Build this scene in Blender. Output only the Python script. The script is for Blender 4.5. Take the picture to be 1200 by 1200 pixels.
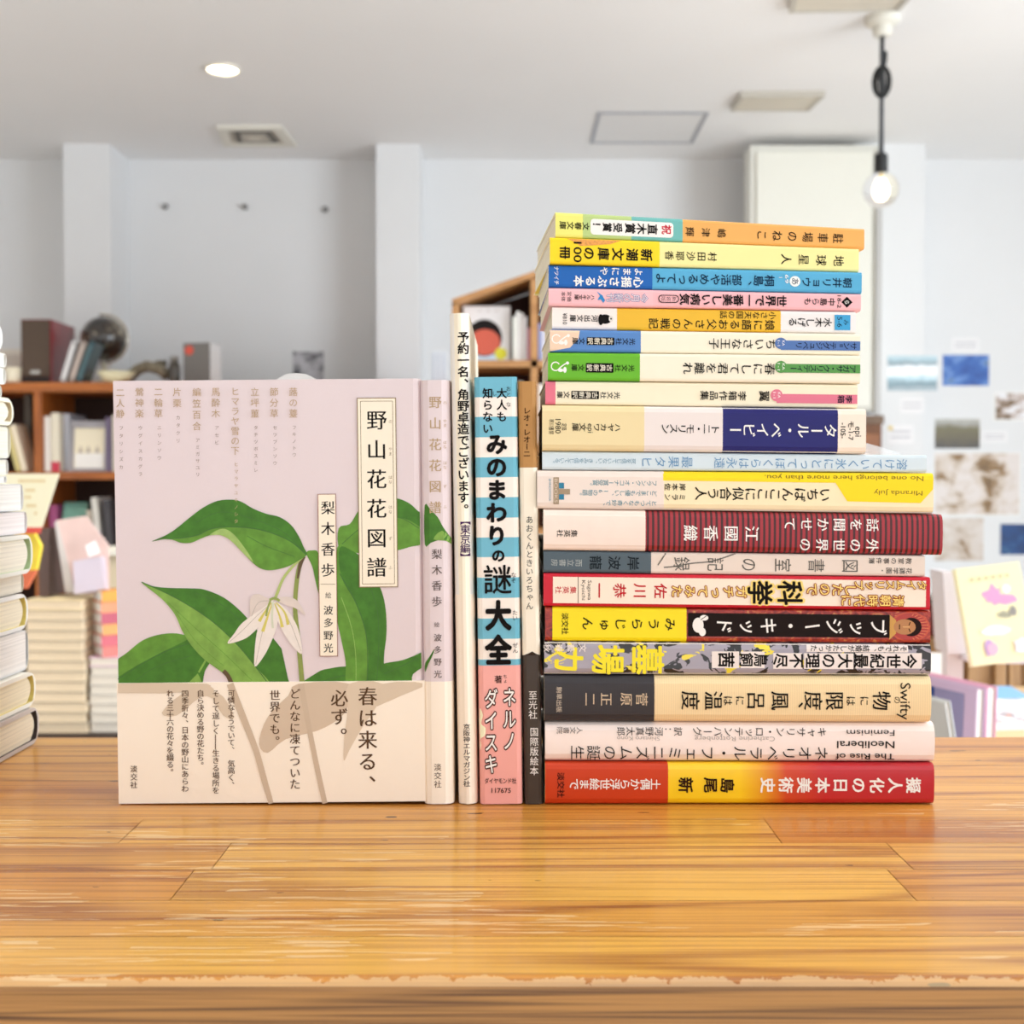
import bpy, bmesh, math, random
from mathutils import Vector, Matrix
from mathutils.geometry import tessellate_polygon
random.seed(7)
sc = bpy.context.scene
C = sc.collection
for o in list(bpy.data.objects): bpy.data.objects.remove(o)

# ------------------------------------------------------------------ camera
F = 1450.0; TILT = 0.0276; ZC = 0.90
CAM = Vector((0, 0, ZC + 0.161)); YB = 0.605
cd = bpy.data.cameras.new('camera'); cam = bpy.data.objects.new('camera', cd); C.objects.link(cam)
cam.location = CAM; cam.rotation_euler = (math.pi/2 - TILT, 0, 0)
cd.sensor_width = 36; cd.sensor_fit = 'HORIZONTAL'; cd.lens = 36*F/1200; cd.clip_start = .01; cd.clip_end = 60
cd.dof.use_dof = True; cd.dof.focus_distance = .545; cd.dof.aperture_fstop = 16.0
sc.camera = cam
# ------------------------------------------------------------------ light, exposure
sc.view_settings.view_transform = 'Standard'; sc.view_settings.look = 'None'
sc.view_settings.gamma = 1; sc.view_settings.use_curve_mapping = False
sc.view_settings.exposure = 0.0
sc.cycles.use_denoising = True
sc.cycles.max_bounces = 8; sc.cycles.diffuse_bounces = 5; sc.cycles.sample_clamp_indirect = 6
w = bpy.data.worlds.new('daylight'); sc.world = w; w.use_nodes = True
w.node_tree.nodes['Background'].inputs[0].default_value = (.93, .97, 1, 1)
w.node_tree.nodes['Background'].inputs[1].default_value = .62
def area(name, loc, rot, sx, sy, power, col):
    l = bpy.data.lights.new(name, 'AREA'); l.shape = 'RECTANGLE'; l.size = sx; l.size_y = sy; l.energy = power; l.color = col
    o = bpy.data.objects.new(name, l); C.objects.link(o); o.location = loc; o.rotation_euler = rot; return o
# the shop front behind the camera, the side window on the right, warm spots over the counter
area('shopfront_daylight', (.2, -3.9, 1.3), (math.radians(90), 0, 0), 6.0, 2.4, 38, (1, .985, .96))
area('side_window_daylight', (4.25, .7, 1.35), (0, math.radians(90), 0), 2.3, 3.6, 280, (.81, .905, 1))
area('rear_window_daylight', (4.25, 4.2, 1.4), (0, math.radians(90), 0), 2.0, 3.0, 2, (.84, .92, 1))
def spot(name, loc, tgt, power, col, size=.06, ang=80):
    l = bpy.data.lights.new(name, 'SPOT'); l.energy = power; l.color = col; l.shadow_soft_size = size
    l.spot_size = math.radians(ang); l.spot_blend = .8
    o = bpy.data.objects.new(name, l); C.objects.link(o); o.location = loc
    o.rotation_euler = (Vector(tgt)-Vector(loc)).to_track_quat('-Z', 'Y').to_euler(); return o
for sx_, pw_ in ((-.75, 4.5), (.25, 6.6), (1.1, 1.2)): spot('counter_downlight', (sx_, .30, 2.66), (sx_, .42, ZC), pw_, (1, .92, .80), .05, 74)
for sx_, sy_ in ((-2.6, 2.2), (-.4, 2.4), (1.9, 2.2), (-2.4, 4.4), (2.0, 4.4)): spot('room_fill_spot', (sx_, sy_, 2.66), (sx_, sy_, 0), 82 if sx_ < 1 else 20, (1, .95, .87), .05, 110)  # unseen fill spots, added to brighten ceiling and walls by floor bounce

# ------------------------------------------------------------------ helpers
def ray(px, py):
    x = (px-600)/F; y = -(py-600)/F; s, c = math.sin(TILT), math.cos(TILT)
    return Vector((x, c + y*s, -s + y*c))
def P(px, py, Y):
    d = ray(px, py); return CAM + d*(Y/d.y)
def G(px, py, z):
    d = ray(px, py); return CAM + d*((z-CAM.z)/d.z)
def PL(px, py, o, n):
    d = ray(px, py); return CAM + d*((o-CAM).dot(n)/d.dot(n))
def lin(c):
    def f(u):
        u /= 255.0
        return u/12.92 if u <= .04045 else ((u+.055)/1.055)**2.4
    return (f(c[0]), f(c[1]), f(c[2]), 1)
MATS = {}
def mat(c, rough=.55, coat=0.0, metal=0.0, spec=.5, mottle=0.0, mscale=40, emit=None, trans=0.0, alpha=1.0, key=''):
    k = (tuple(c), rough, coat, metal, spec, mottle, mscale, emit, trans, alpha)
    if k in MATS: return MATS[k]
    m = bpy.data.materials.new('mat'); m.use_nodes = True
    nt = m.node_tree; b = nt.nodes['Principled BSDF']
    b.inputs['Base Color'].default_value = lin(c); b.inputs['Roughness'].default_value = rough
    b.inputs['Metallic'].default_value = metal; b.inputs['Specular IOR Level'].default_value = spec
    b.inputs['Coat Weight'].default_value = coat; b.inputs['Coat Roughness'].default_value = .12
    b.inputs['Transmission Weight'].default_value = trans; b.inputs['Alpha'].default_value = alpha
    if emit:
        b.inputs['Emission Color'].default_value = lin(c); b.inputs['Emission Strength'].default_value = emit
    if mottle:
        tc = nt.nodes.new('ShaderNodeTexCoord'); n = nt.nodes.new('ShaderNodeTexNoise')
        n.inputs['Scale'].default_value = mscale; n.inputs['Detail'].default_value = 4
        mp = nt.nodes.new('ShaderNodeMapRange'); mp.inputs[1].default_value = .3; mp.inputs[2].default_value = .7
        mp.inputs[3].default_value = 1-mottle; mp.inputs[4].default_value = 1+mottle
        hs = nt.nodes.new('ShaderNodeHueSaturation'); hs.inputs['Color'].default_value = lin(c)
        nt.links.new(tc.outputs['Object'], n.inputs['Vector']); nt.links.new(n.outputs['Fac'], mp.inputs[0])
        nt.links.new(mp.outputs[0], hs.inputs['Value']); nt.links.new(hs.outputs[0], b.inputs['Base Color'])
    MATS[k] = m; return m
class NT:
    def __init__(s, name, rough=.5, coat=0):
        s.m = bpy.data.materials.new(name); s.m.use_nodes = True; s.t = s.m.node_tree; s.b = s.t.nodes['Principled BSDF']
        s.b.inputs['Roughness'].default_value = rough; s.b.inputs['Coat Weight'].default_value = coat; s.b.inputs['Coat Roughness'].default_value = .1
    def n(s, t, **kw):
        x = s.t.nodes.new('ShaderNode'+t)
        for k, v in kw.items():
            if k.startswith('i'): x.inputs[int(k[1:])].default_value = v
            else: setattr(x, k, v)
        return x
    def l(s, a, b): s.t.links.new(a, b)
    def ramp(s, fac, stops, interp='LINEAR'):
        r = s.t.nodes.new('ShaderNodeValToRGB'); r.color_ramp.interpolation = interp
        e = r.color_ramp.elements
        while len(e) < len(stops): e.new(.5)
        for q, (p, c) in zip(e, stops): q.position = p; q.color = lin(c)
        s.l(fac, r.inputs[0]); return r.outputs[0]
    def out(s, col): s.l(col, s.b.inputs['Base Color']); return s.m
    def obj(s): return s.n('TexCoord').outputs['Object']
    def mapping(s, vec, scale=(1, 1, 1), loc=(0, 0, 0), rot=(0, 0, 0)):
        m = s.n('Mapping'); m.inputs['Scale'].default_value = scale; m.inputs['Location'].default_value = loc; m.inputs['Rotation'].default_value = rot
        s.l(vec, m.inputs['Vector']); return m.outputs[0]
    def noise(s, vec, scale=1, detail=3, rough=.5, dist=0):
        n = s.n('TexNoise'); n.inputs['Scale'].default_value = scale; n.inputs['Detail'].default_value = detail
        n.inputs['Roughness'].default_value = rough; n.inputs['Distortion'].default_value = dist
        s.l(vec, n.inputs['Vector']); return n.outputs['Fac']
    def math(s, op, a, b=None, clamp=False):
        m = s.n('Math', operation=op, use_clamp=clamp)
        for i, q in enumerate((a, b)):
            if q is None: continue
            if isinstance(q, (int, float)): m.inputs[i].default_value = q
            else: s.l(q, m.inputs[i])
        return m.outputs[0]
    def mix(s, fac, a, b, mode='MIX'):
        m = s.n('Mix', data_type='RGBA', blend_type=mode)
        for i, q in ((0, fac), (6, a), (7, b)):
            if isinstance(q, (int, float)): m.inputs[i].default_value = q
            elif isinstance(q, tuple): m.inputs[i].default_value = lin(q)
            else: s.l(q, m.inputs[i])
        return m.outputs[2]

class MB:
    def __init__(s): s.v = []; s.f = []; s.m = []; s.slots = []
    def slot(s, m):
        if m not in s.slots: s.slots.append(m)
        return s.slots.index(m)
    def add(s, vs, fs, m):
        b = len(s.v); k = s.slot(m); s.v += [tuple(q) for q in vs]
        for f in fs: s.f.append(tuple(i+b for i in f)); s.m.append(k)
        return s
    def box(s, lo, hi, m, M=None):
        x0, y0, z0 = lo; x1, y1, z1 = hi
        vs = [(x0,y0,z0),(x1,y0,z0),(x1,y1,z0),(x0,y1,z0),(x0,y0,z1),(x1,y0,z1),(x1,y1,z1),(x0,y1,z1)]
        if M: vs = [M @ Vector(q) for q in vs]
        return s.add(vs, [(0,3,2,1),(4,5,6,7),(0,1,5,4),(1,2,6,5),(2,3,7,6),(3,0,4,7)], m)
    def poly(s, pts, m):
        tri = tessellate_polygon([[Vector(p) for p in pts]])
        return s.add(pts, tri, m)
    def prism(s, xz, y0, y1, m, M=None):
        n = len(xz); vs = [(x, y0, z) for x, z in xz] + [(x, y1, z) for x, z in xz]
        if M: vs = [M @ Vector(q) for q in vs]
        tri = tessellate_polygon([[Vector((x, z, 0)) for x, z in xz]])
        fs = [tuple(t) for t in tri] + [tuple(i+n for i in reversed(t)) for t in tri]
        fs += [(i, (i+1) % n, (i+1) % n + n, i+n) for i in range(n)]
        return s.add(vs, fs, m)
    def lathe(s, prof, m, seg=32, c=(0, 0, 0)):
        vs = []; fs = []
        for r, z in prof:
            for k in range(seg):
                a = 2*math.pi*k/seg; vs.append((c[0]+r*math.cos(a), c[1]+r*math.sin(a), c[2]+z))
        for i in range(len(prof)-1):
            for k in range(seg):
                k2 = (k+1) % seg; fs.append((i*seg+k, i*seg+k2, (i+1)*seg+k2, (i+1)*seg+k))
        return s.add(vs, fs, m)
    def tube(s, pts, r, m, seg=10):
        pts = [Vector(p) for p in pts]; vs = []; fs = []; n = len(pts); up = Vector((.31, .17, .93))
        for i, p in enumerate(pts):
            d = (pts[min(i+1, n-1)]-pts[max(i-1, 0)]).normalized()
            u = d.cross(up); u = u.normalized() if u.length > .05 else d.orthogonal().normalized(); v = d.cross(u)
            for k in range(seg):
                a = 2*math.pi*k/seg; vs.append(p + (u*math.cos(a)+v*math.sin(a))*r)
        for i in range(n-1):
            for k in range(seg):
                k2 = (k+1) % seg; fs.append((i*seg+k, i*seg+k2, (i+1)*seg+k2, (i+1)*seg+k))
        fs += [tuple(range(seg))[::-1], tuple(range((n-1)*seg, n*seg))]
        return s.add(vs, fs, m)
    def build(s, name, parent=None, bevel=0, smooth=False, fix=False):
        me = bpy.data.meshes.new(name); me.from_pydata(s.v, [], s.f)
        for m in s.slots: me.materials.append(m)
        me.polygons.foreach_set('material_index', s.m)
        if smooth: me.polygons.foreach_set('use_smooth', [True]*len(s.f))
        if fix:
            bm = bmesh.new(); bm.from_mesh(me); bmesh.ops.recalc_face_normals(bm, faces=bm.faces); bm.to_mesh(me); bm.free()
        me.update()
        o = bpy.data.objects.new(name, me); C.objects.link(o)
        if parent: o.parent = parent
        if bevel:
            b = o.modifiers.new('bevel', 'BEVEL'); b.width = bevel; b.segments = 2; b.limit_method = 'ANGLE'
        return o
def tag(o, label=None, cat=None, group=None, kind=None):
    if label: o['label'] = label
    if cat: o['category'] = cat
    if group: o['group'] = group
    if kind: o['kind'] = kind
    return o
def thing(name, label, cat, loc=(0, 0, 0), rot=(0, 0, 0), group=None):
    o = bpy.data.objects.new(name, None); C.objects.link(o); o.empty_display_size = .05
    o.location = loc; o.rotation_euler = rot
    return tag(o, label, cat, group)
def struct(mb, name, **k): return tag(mb.build(name, **k), kind='structure')

# ------------------------------------------------------------------ lettering
GL = {}
def glyph(ch, wt):
    k = (ch, wt)
    if k in GL: return GL[k]
    cu = bpy.data.curves.new('letter', 'FONT'); cu.body = ch; cu.resolution_u = 3
    cu.offset = -.016 if wt == 'T' else 0
    o = bpy.data.objects.new('letter', cu); C.objects.link(o)
    bpy.context.view_layer.update()
    me = bpy.data.meshes.new_from_object(o.evaluated_get(bpy.context.evaluated_depsgraph_get()))
    V = [(v.co.x, v.co.y) for v in me.vertices]; Fs = [tuple(p.vertices) for p in me.polygons]
    bpy.data.objects.remove(o); bpy.data.curves.remove(cu); bpy.data.meshes.remove(me)
    GL[k] = (V, Fs); return GL[k]
def ringv(n, r): return [(0, 0)] + [(r*math.cos(2*math.pi*k/n), r*math.sin(2*math.pi*k/n)) for k in range(n)]
# heavier letters are the same outline laid several times with small shifts
SHIFT = {'T': [(0, 0)], 'R': [(0, 0)], 'M': [(-.013, 0), (.013, 0)], 'B': ringv(4, .012), 'H': ringv(6, .026), 'X': ringv(8, .045), 'O': ringv(10, .08)}
ROT = set('ー―〜（）【】「」-=…')
SMALL = set('っゃゅょァィゥェォッャュョ')
class Print:
    """lays flat print on a surface: S(a, b, lift) gives the point; A, B turn photo positions into a, b"""
    def __init__(s, mb, S, flat=None, cut=None): s.mb = mb; s.S = S; s.F = flat or S; s.cut = cut; s.lift = .00012
    def up(s): s.lift += .000007
    def vt(s, t, p0, p1, su, sr, wt, m, U=(0, 1), jig=0):
        """characters one after another from p0 to p1, glyph tops towards U"""
        U = Vector(U); R = Vector((U.y, -U.x)); n = len(t); p0 = Vector(p0); p1 = Vector(p1)
        for i, ch in enumerate(t):
            if ch in ' 　': continue
            c = p0 + (p1-p0)*((i+.5)/n); V, Fs = glyph(ch, 'T' if wt == 'T' else 'R')
            vs = []; rr = random.uniform(-jig, jig); cr, sr_ = math.cos(rr), math.sin(rr)
            for dx, dy, lf, x, y in [(dx, dy, 5e-6*k_, x, y) for k_, (dx, dy) in enumerate(SHIFT[wt]) for x, y in V]:
                x -= .5; y -= .375
                if ch in ROT: x, y = y, -x
                if ch in '、。': x += .55; y += .5
                if ch in SMALL: x += .08; y += .08
                x, y = x*cr-y*sr_, x*sr_+y*cr
                q = c + R*((x+dx)*sr) + U*((y+dy)*su); vs.append(s.F(q.x, q.y, s.lift+lf))
            nv = len(V); s.mb.add(vs, [tuple(i_+nv*k_ for i_ in f) for k_ in range(len(SHIFT[wt])) for f in Fs], m)
        s.lift += 5e-6*len(SHIFT[wt]); s.up()
    def ht(s, t, p0, p1, h, wt, m):
        """a line of running text from p0 to p1, letter height h"""
        p0 = Vector(p0); p1 = Vector(p1); R = (p1-p0).normalized(); U = Vector((-R.y, R.x)); L = (p1-p0).length
        V, Fs = glyph(t, 'R'); sh = SHIFT[wt]; x0 = min(v[0] for v in V); x1 = max(v[0] for v in V)
        vs = []
        for k_, (dx, dy) in enumerate(sh):
            for x, y in V:
                q = p0 + R*((x-x0)/(x1-x0)*L+dx*h) + U*((y-.35+dy)*h); vs.append(s.F(q.x, q.y, s.lift+5e-6*k_))
        nv = len(V); s.mb.add(vs, [tuple(i_+nv*k_ for i_ in f) for k_ in range(len(sh)) for f in Fs], m); s.lift += 5e-6*len(sh); s.up()
    def poly(s, pts, m):
        for q in s.strips(pts):
            tri = tessellate_polygon([[Vector((x, y, 0)) for x, y in q]])
            s.mb.add([s.S(x, y, s.lift) for x, y in q], tri, m)
        s.up()
    def strips(s, pts):
        if not s.cut: return [pts]
        ax, ts = s.cut; out = []
        def clip(P_, v, sg):
            r_ = []
            for i in range(len(P_)):
                a, b = P_[i-1], P_[i]; da, db = sg*(a[ax]-v), sg*(b[ax]-v)
                if (da < 0) != (db < 0):
                    t = da/(da-db); r_.append((a[0]+(b[0]-a[0])*t, a[1]+(b[1]-a[1])*t))
                if db >= 0: r_.append(b)
            return r_
        for lo, hi in zip(ts[:-1], ts[1:]):
            q = clip([tuple(p) for p in pts], lo, 1)
            if len(q) > 2: q = clip(q, hi, -1)
            if len(q) > 2: out.append(q)
        return out
    def rect(s, a0, b0, a1, b1, m, r=0):
        if r:
            pts = []
            for cx, cy, st in ((a1-r, b1-r, 0), (a0+r, b1-r, 90), (a0+r, b0+r, 180), (a1-r, b0+r, 270)):
                for k in range(5):
                    an = math.radians(st+22.5*k); pts.append((cx+r*math.cos(an), cy+r*math.sin(an)))
            s.poly(pts, m)
        else:
            s.poly([(a0, b0), (a1, b0), (a1, b1), (a0, b1)], m)
    def ell(s, a, b, ra, rb, m, n=20):
        s.poly([(a+ra*math.cos(2*math.pi*k/n), b+rb*math.sin(2*math.pi*k/n)) for k in range(n)], m)
    def line(s, pts, wd, m):
        pts = [Vector(p) for p in pts]; n = len(pts); vs = []
        for i, p in enumerate(pts):
            d = (pts[min(i+1, n-1)]-pts[max(i-1, 0)]).normalized(); nn = Vector((-d.y, d.x))
            if isinstance(wd, (list, tuple)):
                g = i/(n-1)*(len(wd)-1); k = min(int(g), len(wd)-2); wv = wd[k]+(wd[k+1]-wd[k])*(g-k)
            else: wv = wd
            for sg in (1, -1):
                q = p + nn*(sg*wv/2); vs.append(s.S(q.x, q.y, s.lift))
        s.mb.add(vs, [(2*i, 2*i+1, 2*i+3, 2*i+2) for i in range(n-1)], m); s.up()
    def frame(s, a0, b0, a1, b1, wd, m):
        for q in (((a0, b0), (a1, b0)), ((a0, b1), (a1, b1)), ((a0, b0), (a0, b1)), ((a1, b0), (a1, b1))): s.line(q, wd, m); s.lift -= .000007
        s.up()
def smooth_loop(pts, n=4, closed=True):
    out = []; N = len(pts)
    for i in range(N if closed else N-1):
        g = lambda k: Vector(pts[k % N]) if closed else Vector(pts[max(0, min(N-1, k))])
        p0, p1, p2, p3 = g(i-1), g(i), g(i+1), g(i+2)
        for k in range(n):
            t = k/n
            out.append(tuple(.5*(2*p1+(p2-p0)*t+(2*p0-5*p1+4*p2-p3)*t*t+(3*p1-p0-3*p2+p3)*t**3)))
    if not closed: out.append(tuple(pts[-1]))
    return out

# ------------------------------------------------------------------ shared materials
def paper(c): return mat(c, .6, .0, spec=.35)
def gloss(c): return mat(c, .4, .1, spec=.3)
def ink(c): return mat(c, .7, .0, spec=.12)
INK = ink((20, 15, 14)); WHT = ink((250, 244, 238))
def page_mat(c, per):
    n = NT('page_edges', .8); o = n.obj(); sx = n.n('SeparateXYZ'); n.l(o, sx.inputs[0])
    a = n.noise(n.mapping(o, (3, 3, per)), 1, 2, .6)
    col = n.ramp(a, [(.35, tuple(int(q*.86) for q in c)), (.6, c)])
    return n.out(col)
PAGE = page_mat((244, 232, 208), 2500); PAGEW = page_mat((250, 244, 236), 2500)
def wood_mat(name, light, dark, rough=.42, attr=True, axis=0, wear=False, coat=.15, k=1):
    n = NT(name, rough, coat); o = n.obj()
    if attr:
        at = n.n('Attribute'); at.attribute_name = 'plank'
        off = n.n('VectorMath', operation='SCALE'); off.inputs[0].default_value = (13.7, 5.3, 3.1); n.l(at.outputs['Fac'], off.inputs['Scale'])
        ad = n.n('VectorMath', operation='ADD'); n.l(o, ad.inputs[0]); n.l(off.outputs[0], ad.inputs[1]); p = ad.outputs[0]
    else: p = o
    if axis == 2: p2 = n.mapping(p, rot=(0, math.pi/2, 0))
    else: p2 = p
    big = n.noise(n.mapping(p2, (1.0, 13*k, 13*k)), 1, 2, .4, .3)
    if attr: fr_ = n.math('ADD', 26, n.math('MULTIPLY', at.outputs['Fac'], 70))
    else: fr_ = 46
    rings = n.math('SINE', n.math('MULTIPLY', big, fr_))
    rings = n.math('POWER', n.math('ADD', n.math('MULTIPLY', rings, .5), .5), 3.0)
    fine = n.noise(n.mapping(p2, (5, 420, 420)), 1, 3, .65); fine2 = n.noise(n.mapping(p2, (14, 1100, 1100)), 1, 2, .5)
    f = n.math('ADD', n.math('MULTIPLY', rings, .5), n.math('ADD', n.math('MULTIPLY', n.math('SUBTRACT', fine, .38), 1.6), n.math('MULTIPLY', n.math('SUBTRACT', fine2, .45), .8)))
    f = n.math('MULTIPLY', f, 1.0, True)
    col = n.ramp(f, [(.12, light), (.95, dark)])
    if attr:
        tint = n.ramp(at.outputs['Fac'], [(0, (255, 236, 206)), (.35, (226, 196, 164)), (.7, (255, 252, 244)), (1, (222, 192, 160))])
        col = n.mix(1.0, col, tint, 'MULTIPLY')
    if wear:
        pits = n.noise(n.mapping(o, (40, 160, 160)), 1, 2, .5)
        col = n.mix(n.math('GREATER_THAN', pits, .735), col, tuple(int(q*.5) for q in dark))
        patch = n.noise(n.mapping(o, (3, 9, 9), (4, 2, 1)), 1, 3, .6)
        scr = n.noise(n.mapping(o, (22, 420, 420)), 1, 2, .5)
        sm = n.math('MULTIPLY', n.math('GREATER_THAN', scr, .57), n.math('GREATER_THAN', patch, .57))
        col = n.mix(n.math('MULTIPLY', sm, .42), col, (240, 214, 168))
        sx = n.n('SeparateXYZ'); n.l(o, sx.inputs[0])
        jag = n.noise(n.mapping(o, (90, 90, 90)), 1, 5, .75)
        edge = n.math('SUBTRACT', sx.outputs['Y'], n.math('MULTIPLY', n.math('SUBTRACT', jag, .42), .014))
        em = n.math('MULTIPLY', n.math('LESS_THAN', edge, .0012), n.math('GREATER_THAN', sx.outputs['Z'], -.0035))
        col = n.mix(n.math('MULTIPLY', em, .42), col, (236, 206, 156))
        bump = n.n('Bump'); bump.inputs['Strength'].default_value = .12; bump.inputs['Distance'].default_value = .0006
        n.l(fine, bump.inputs['Height']); n.l(bump.outputs[0], n.b.inputs['Normal'])
    return n.out(col)

# ================================================================== the room
WY = 6.46; ZCEIL = 2.71
XL, XR, YF = -4.3, 4.3, -4.0
wallm = mat((236, 236, 236), .85, spec=.2, mottle=.008, mscale=3); ceilm = mat((246, 245, 244), .9, spec=.15, mottle=.008, mscale=2)
floorm = mat((222, 216, 208), .5, mottle=.08, mscale=6)
struct(MB().box((XL, YF, -.1), (XR, WY+.2, 0), floorm), 'floor')
struct(MB().box((XL, YF, ZCEIL), (XR, WY+.2, ZCEIL+.1), ceilm), 'ceiling')
struct(MB().box((XL, WY, 0), (XR, WY+.2, ZCEIL), wallm), 'wall_back')
struct(MB().box((XL-.2, YF, 0), (XL, WY+.2, ZCEIL), wallm), 'wall_left')
r = MB(); wz0, wz1, wy0, wy1 = .5, 2.5, 3.8, 5.9
r.box((XR, YF, 0), (XR+.2, -1.2, ZCEIL), wallm); r.box((XR, 3.6, 0), (XR+.2, wy0, ZCEIL), wallm); r.box((XR, -1.2, 0), (XR+.2, 3.6, .15), wallm); r.box((XR, -1.2, wz1), (XR+.2, 3.6, ZCEIL), wallm); r.box((XR, wy1, 0), (XR+.2, WY+.2, ZCEIL), wallm)
r.box((XR, wy0, 0), (XR+.2, wy1, wz0), wallm); r.box((XR, wy0, wz1), (XR+.2, wy1, ZCEIL), wallm)
struct(r, 'wall_right')
fm = mat((225, 225, 225), .4)
wn = MB()
for q in (wy0, (wy0+wy1)/2-.03, wy1-.06): wn.box((XR+.08, q, wz0), (XR+.14, q+.06, wz1), fm)
wn.box((XR+.08, wy0, wz0), (XR+.14, wy1, wz0+.06), fm); wn.box((XR+.08, wy0, wz1-.06), (XR+.14, wy1, wz1), fm)
struct(wn, 'window_1')
wn = MB()
for q in (-1.2, .38, 1.96, 3.54): wn.box((XR+.08, q, .15), (XR+.14, q+.06, wz1), fm)
wn.box((XR+.08, -1.2, .15), (XR+.14, 3.6, .21), fm); wn.box((XR+.08, -1.2, wz1-.06), (XR+.14, 3.6, wz1), fm)
struct(wn, 'window_2')
PD = .30
for i, (a, b) in enumerate(((75, 130), (441, 492), (1000, 1083))):
    x0 = P(a, 300, WY-PD).x; x1 = P(b, 300, WY-PD).x
    struct(MB().box((x0, WY-PD, 0), (x1, WY, ZCEIL), wallm), 'trim_%d' % (i+1))

# ================================================================== counter
YE = .393; YK = .764
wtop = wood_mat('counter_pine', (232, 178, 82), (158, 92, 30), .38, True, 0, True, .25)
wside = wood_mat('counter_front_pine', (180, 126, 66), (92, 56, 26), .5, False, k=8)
ct = thing('counter', 'honey coloured pine plank counter with a worn front edge carrying the books', 'counter', (0, YE, 0))
def worktop():
    W0, W1 = -1.05, 1.05; pw = (YK-YE)/10; R = .004; th = .04; vs = []; fs = []; pl = []
    def q(a, k): fs.append(tuple(len(vs)+i for i in range(4))); vs.extend(a); pl.append(k)
    z = ZC
    jt = {0: [-.62, .33], 1: [-.4, .7], 2: [G(216, 1034, ZC).x, G(1049, 1029, ZC).x], 3: [G(262, 1000, ZC).x, G(1045, 994, ZC).x],
          4: [G(160, 968, ZC).x, G(897, 962, ZC).x], 5: [-.3, .45], 6: [-.7, .1], 7: [-.45, .52], 8: [-.2, .66], 9: [-.6, .2]}
    for r_ in range(10):
        y0 = r_*pw if r_ else R; y1 = (r_+1)*pw; xs = [W0] + jt[r_] + [W1]; g = .00018
        for k in range(len(xs)-1):
            q([(xs[k]+g, y0+(g if r_ else 0), z), (xs[k+1]-g, y0+(g if r_ else 0), z), (xs[k+1]-g, y1-g, z), (xs[k]+g, y1-g, z)], random.Random(r_*7+k*3+2).random())
    dk = 2.0   # the seams are narrow grooves between the boards
    q([(W0, R, z-.0004), (W1, R, z-.0004), (W1, YK-YE, z-.0004), (W0, YK-YE, z-.0004)], .5)
    prev = (R, z)
    for k in range(1, 5):
        a = math.pi/2*k/4; cur = (R-R*math.sin(a), z-R+R*math.cos(a))
        q([(W0, cur[0], cur[1]), (W1, cur[0], cur[1]), (W1, prev[0], prev[1]), (W0, prev[0], prev[1])], .33); prev = cur
    D = YK-YE
    q([(W0, 0, z-th), (W1, 0, z-th), (W1, 0, z-R), (W0, 0, z-R)], .62)
    q([(W1, D, z-th), (W0, D, z-th), (W0, D, z), (W1, D, z)], .2)
    q([(W0, 0, z-th), (W0, D, z-th), (W1, D, z-th), (W1, 0, z-th)], .2)
    q([(W0, D, z-th), (W0, 0, z-th), (W0, 0, z), (W0, D, z)], .2); q([(W1, 0, z-th), (W1, D, z-th), (W1, D, z), (W1, 0, z)], .2)
    vs = [(x, y, zz-ZC) for x, y, zz in vs]
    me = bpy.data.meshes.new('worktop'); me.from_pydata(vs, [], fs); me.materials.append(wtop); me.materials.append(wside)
    a = me.attributes.new('plank', 'FLOAT', 'FACE'); a.data.foreach_set('value', pl)
    nb = 10
    for i, p in enumerate(me.polygons):
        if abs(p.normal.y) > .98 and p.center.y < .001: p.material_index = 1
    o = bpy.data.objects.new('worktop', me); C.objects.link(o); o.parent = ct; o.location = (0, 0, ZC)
worktop()
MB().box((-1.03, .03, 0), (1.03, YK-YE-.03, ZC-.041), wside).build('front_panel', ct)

# ================================================================== foreground books
def tsamp(T, r): return [0, .12*r, .4*r, r] + [r+(T-2*r)*k/8 for k in range(1, 8)] + [T-r, T-.4*r, T-.12*r, T]
def profile(T, D, r, bulge, off=0.0, c=.0003):
    """cross section (depth, thickness): outer then inner, same count; the spine is at depth 0"""
    ts = tsamp(T, r)
    out = [(D, 0)]; inn = [(D, c)]
    for t in ts:
        out.append((yfront(t, T, r, bulge)-off, t))
        inn.append((max(yfront(t, T, r, bulge), 0)*.7 + c, min(max(t, c), T-c)))
    out.append((D, T)); inn.append((D, T-c))
    if off: out = [(d, (t-T/2)*(T+2*off*.6)/T+T/2) for d, t in out]
    return out, inn
def yfront(t, T, r, bulge):
    d = min(t, T-t); a = 0
    if d < r: a = r - math.sqrt(max(0, r*r-(r-d)**2))
    return a + bulge*((2*t/T-1)**2)
def wrap(mb, S3, out, inn, cuts, mats, innm, capm=None):
    """cover: the profile swept along a through cuts; S3(a, depth, t)"""
    n = len(out); sp = mb.slot
    for j in range(len(cuts)-1):
        a0, a1 = cuts[j], cuts[j+1]; vs = []
        for a in (a0, a1): vs += [S3(a, d, t) for d, t in out] + [S3(a, d, t) for d, t in inn]
        fo = [(i, i+1, 2*n+i+1, 2*n+i) for i in range(n-1)]; fi = [(n+i+1, n+i, 3*n+i, 3*n+i+1) for i in range(n-1)]
        mb.add(vs, fo, mats[j]); mb.add(vs, fi, innm)
        caps = []
        if j == 0: caps += [(i+1, i, n+i, n+i+1) for i in range(n-1)]
        if j == len(cuts)-2: caps += [(2*n+i, 2*n+i+1, 3*n+i+1, 3*n+i) for i in range(n-1)]
        if caps: mb.add(vs, caps, capm or innm)
        mb.add(vs, [(0, 2*n, 3*n, n), (n-1, 2*n-1, 4*n-1, 3*n-1)], mats[j])

class Spine:
    """book whose spine faces the camera. lying: a runs right along the stack, b up. standing: a right over the thickness, b up the height"""
    pass

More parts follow.
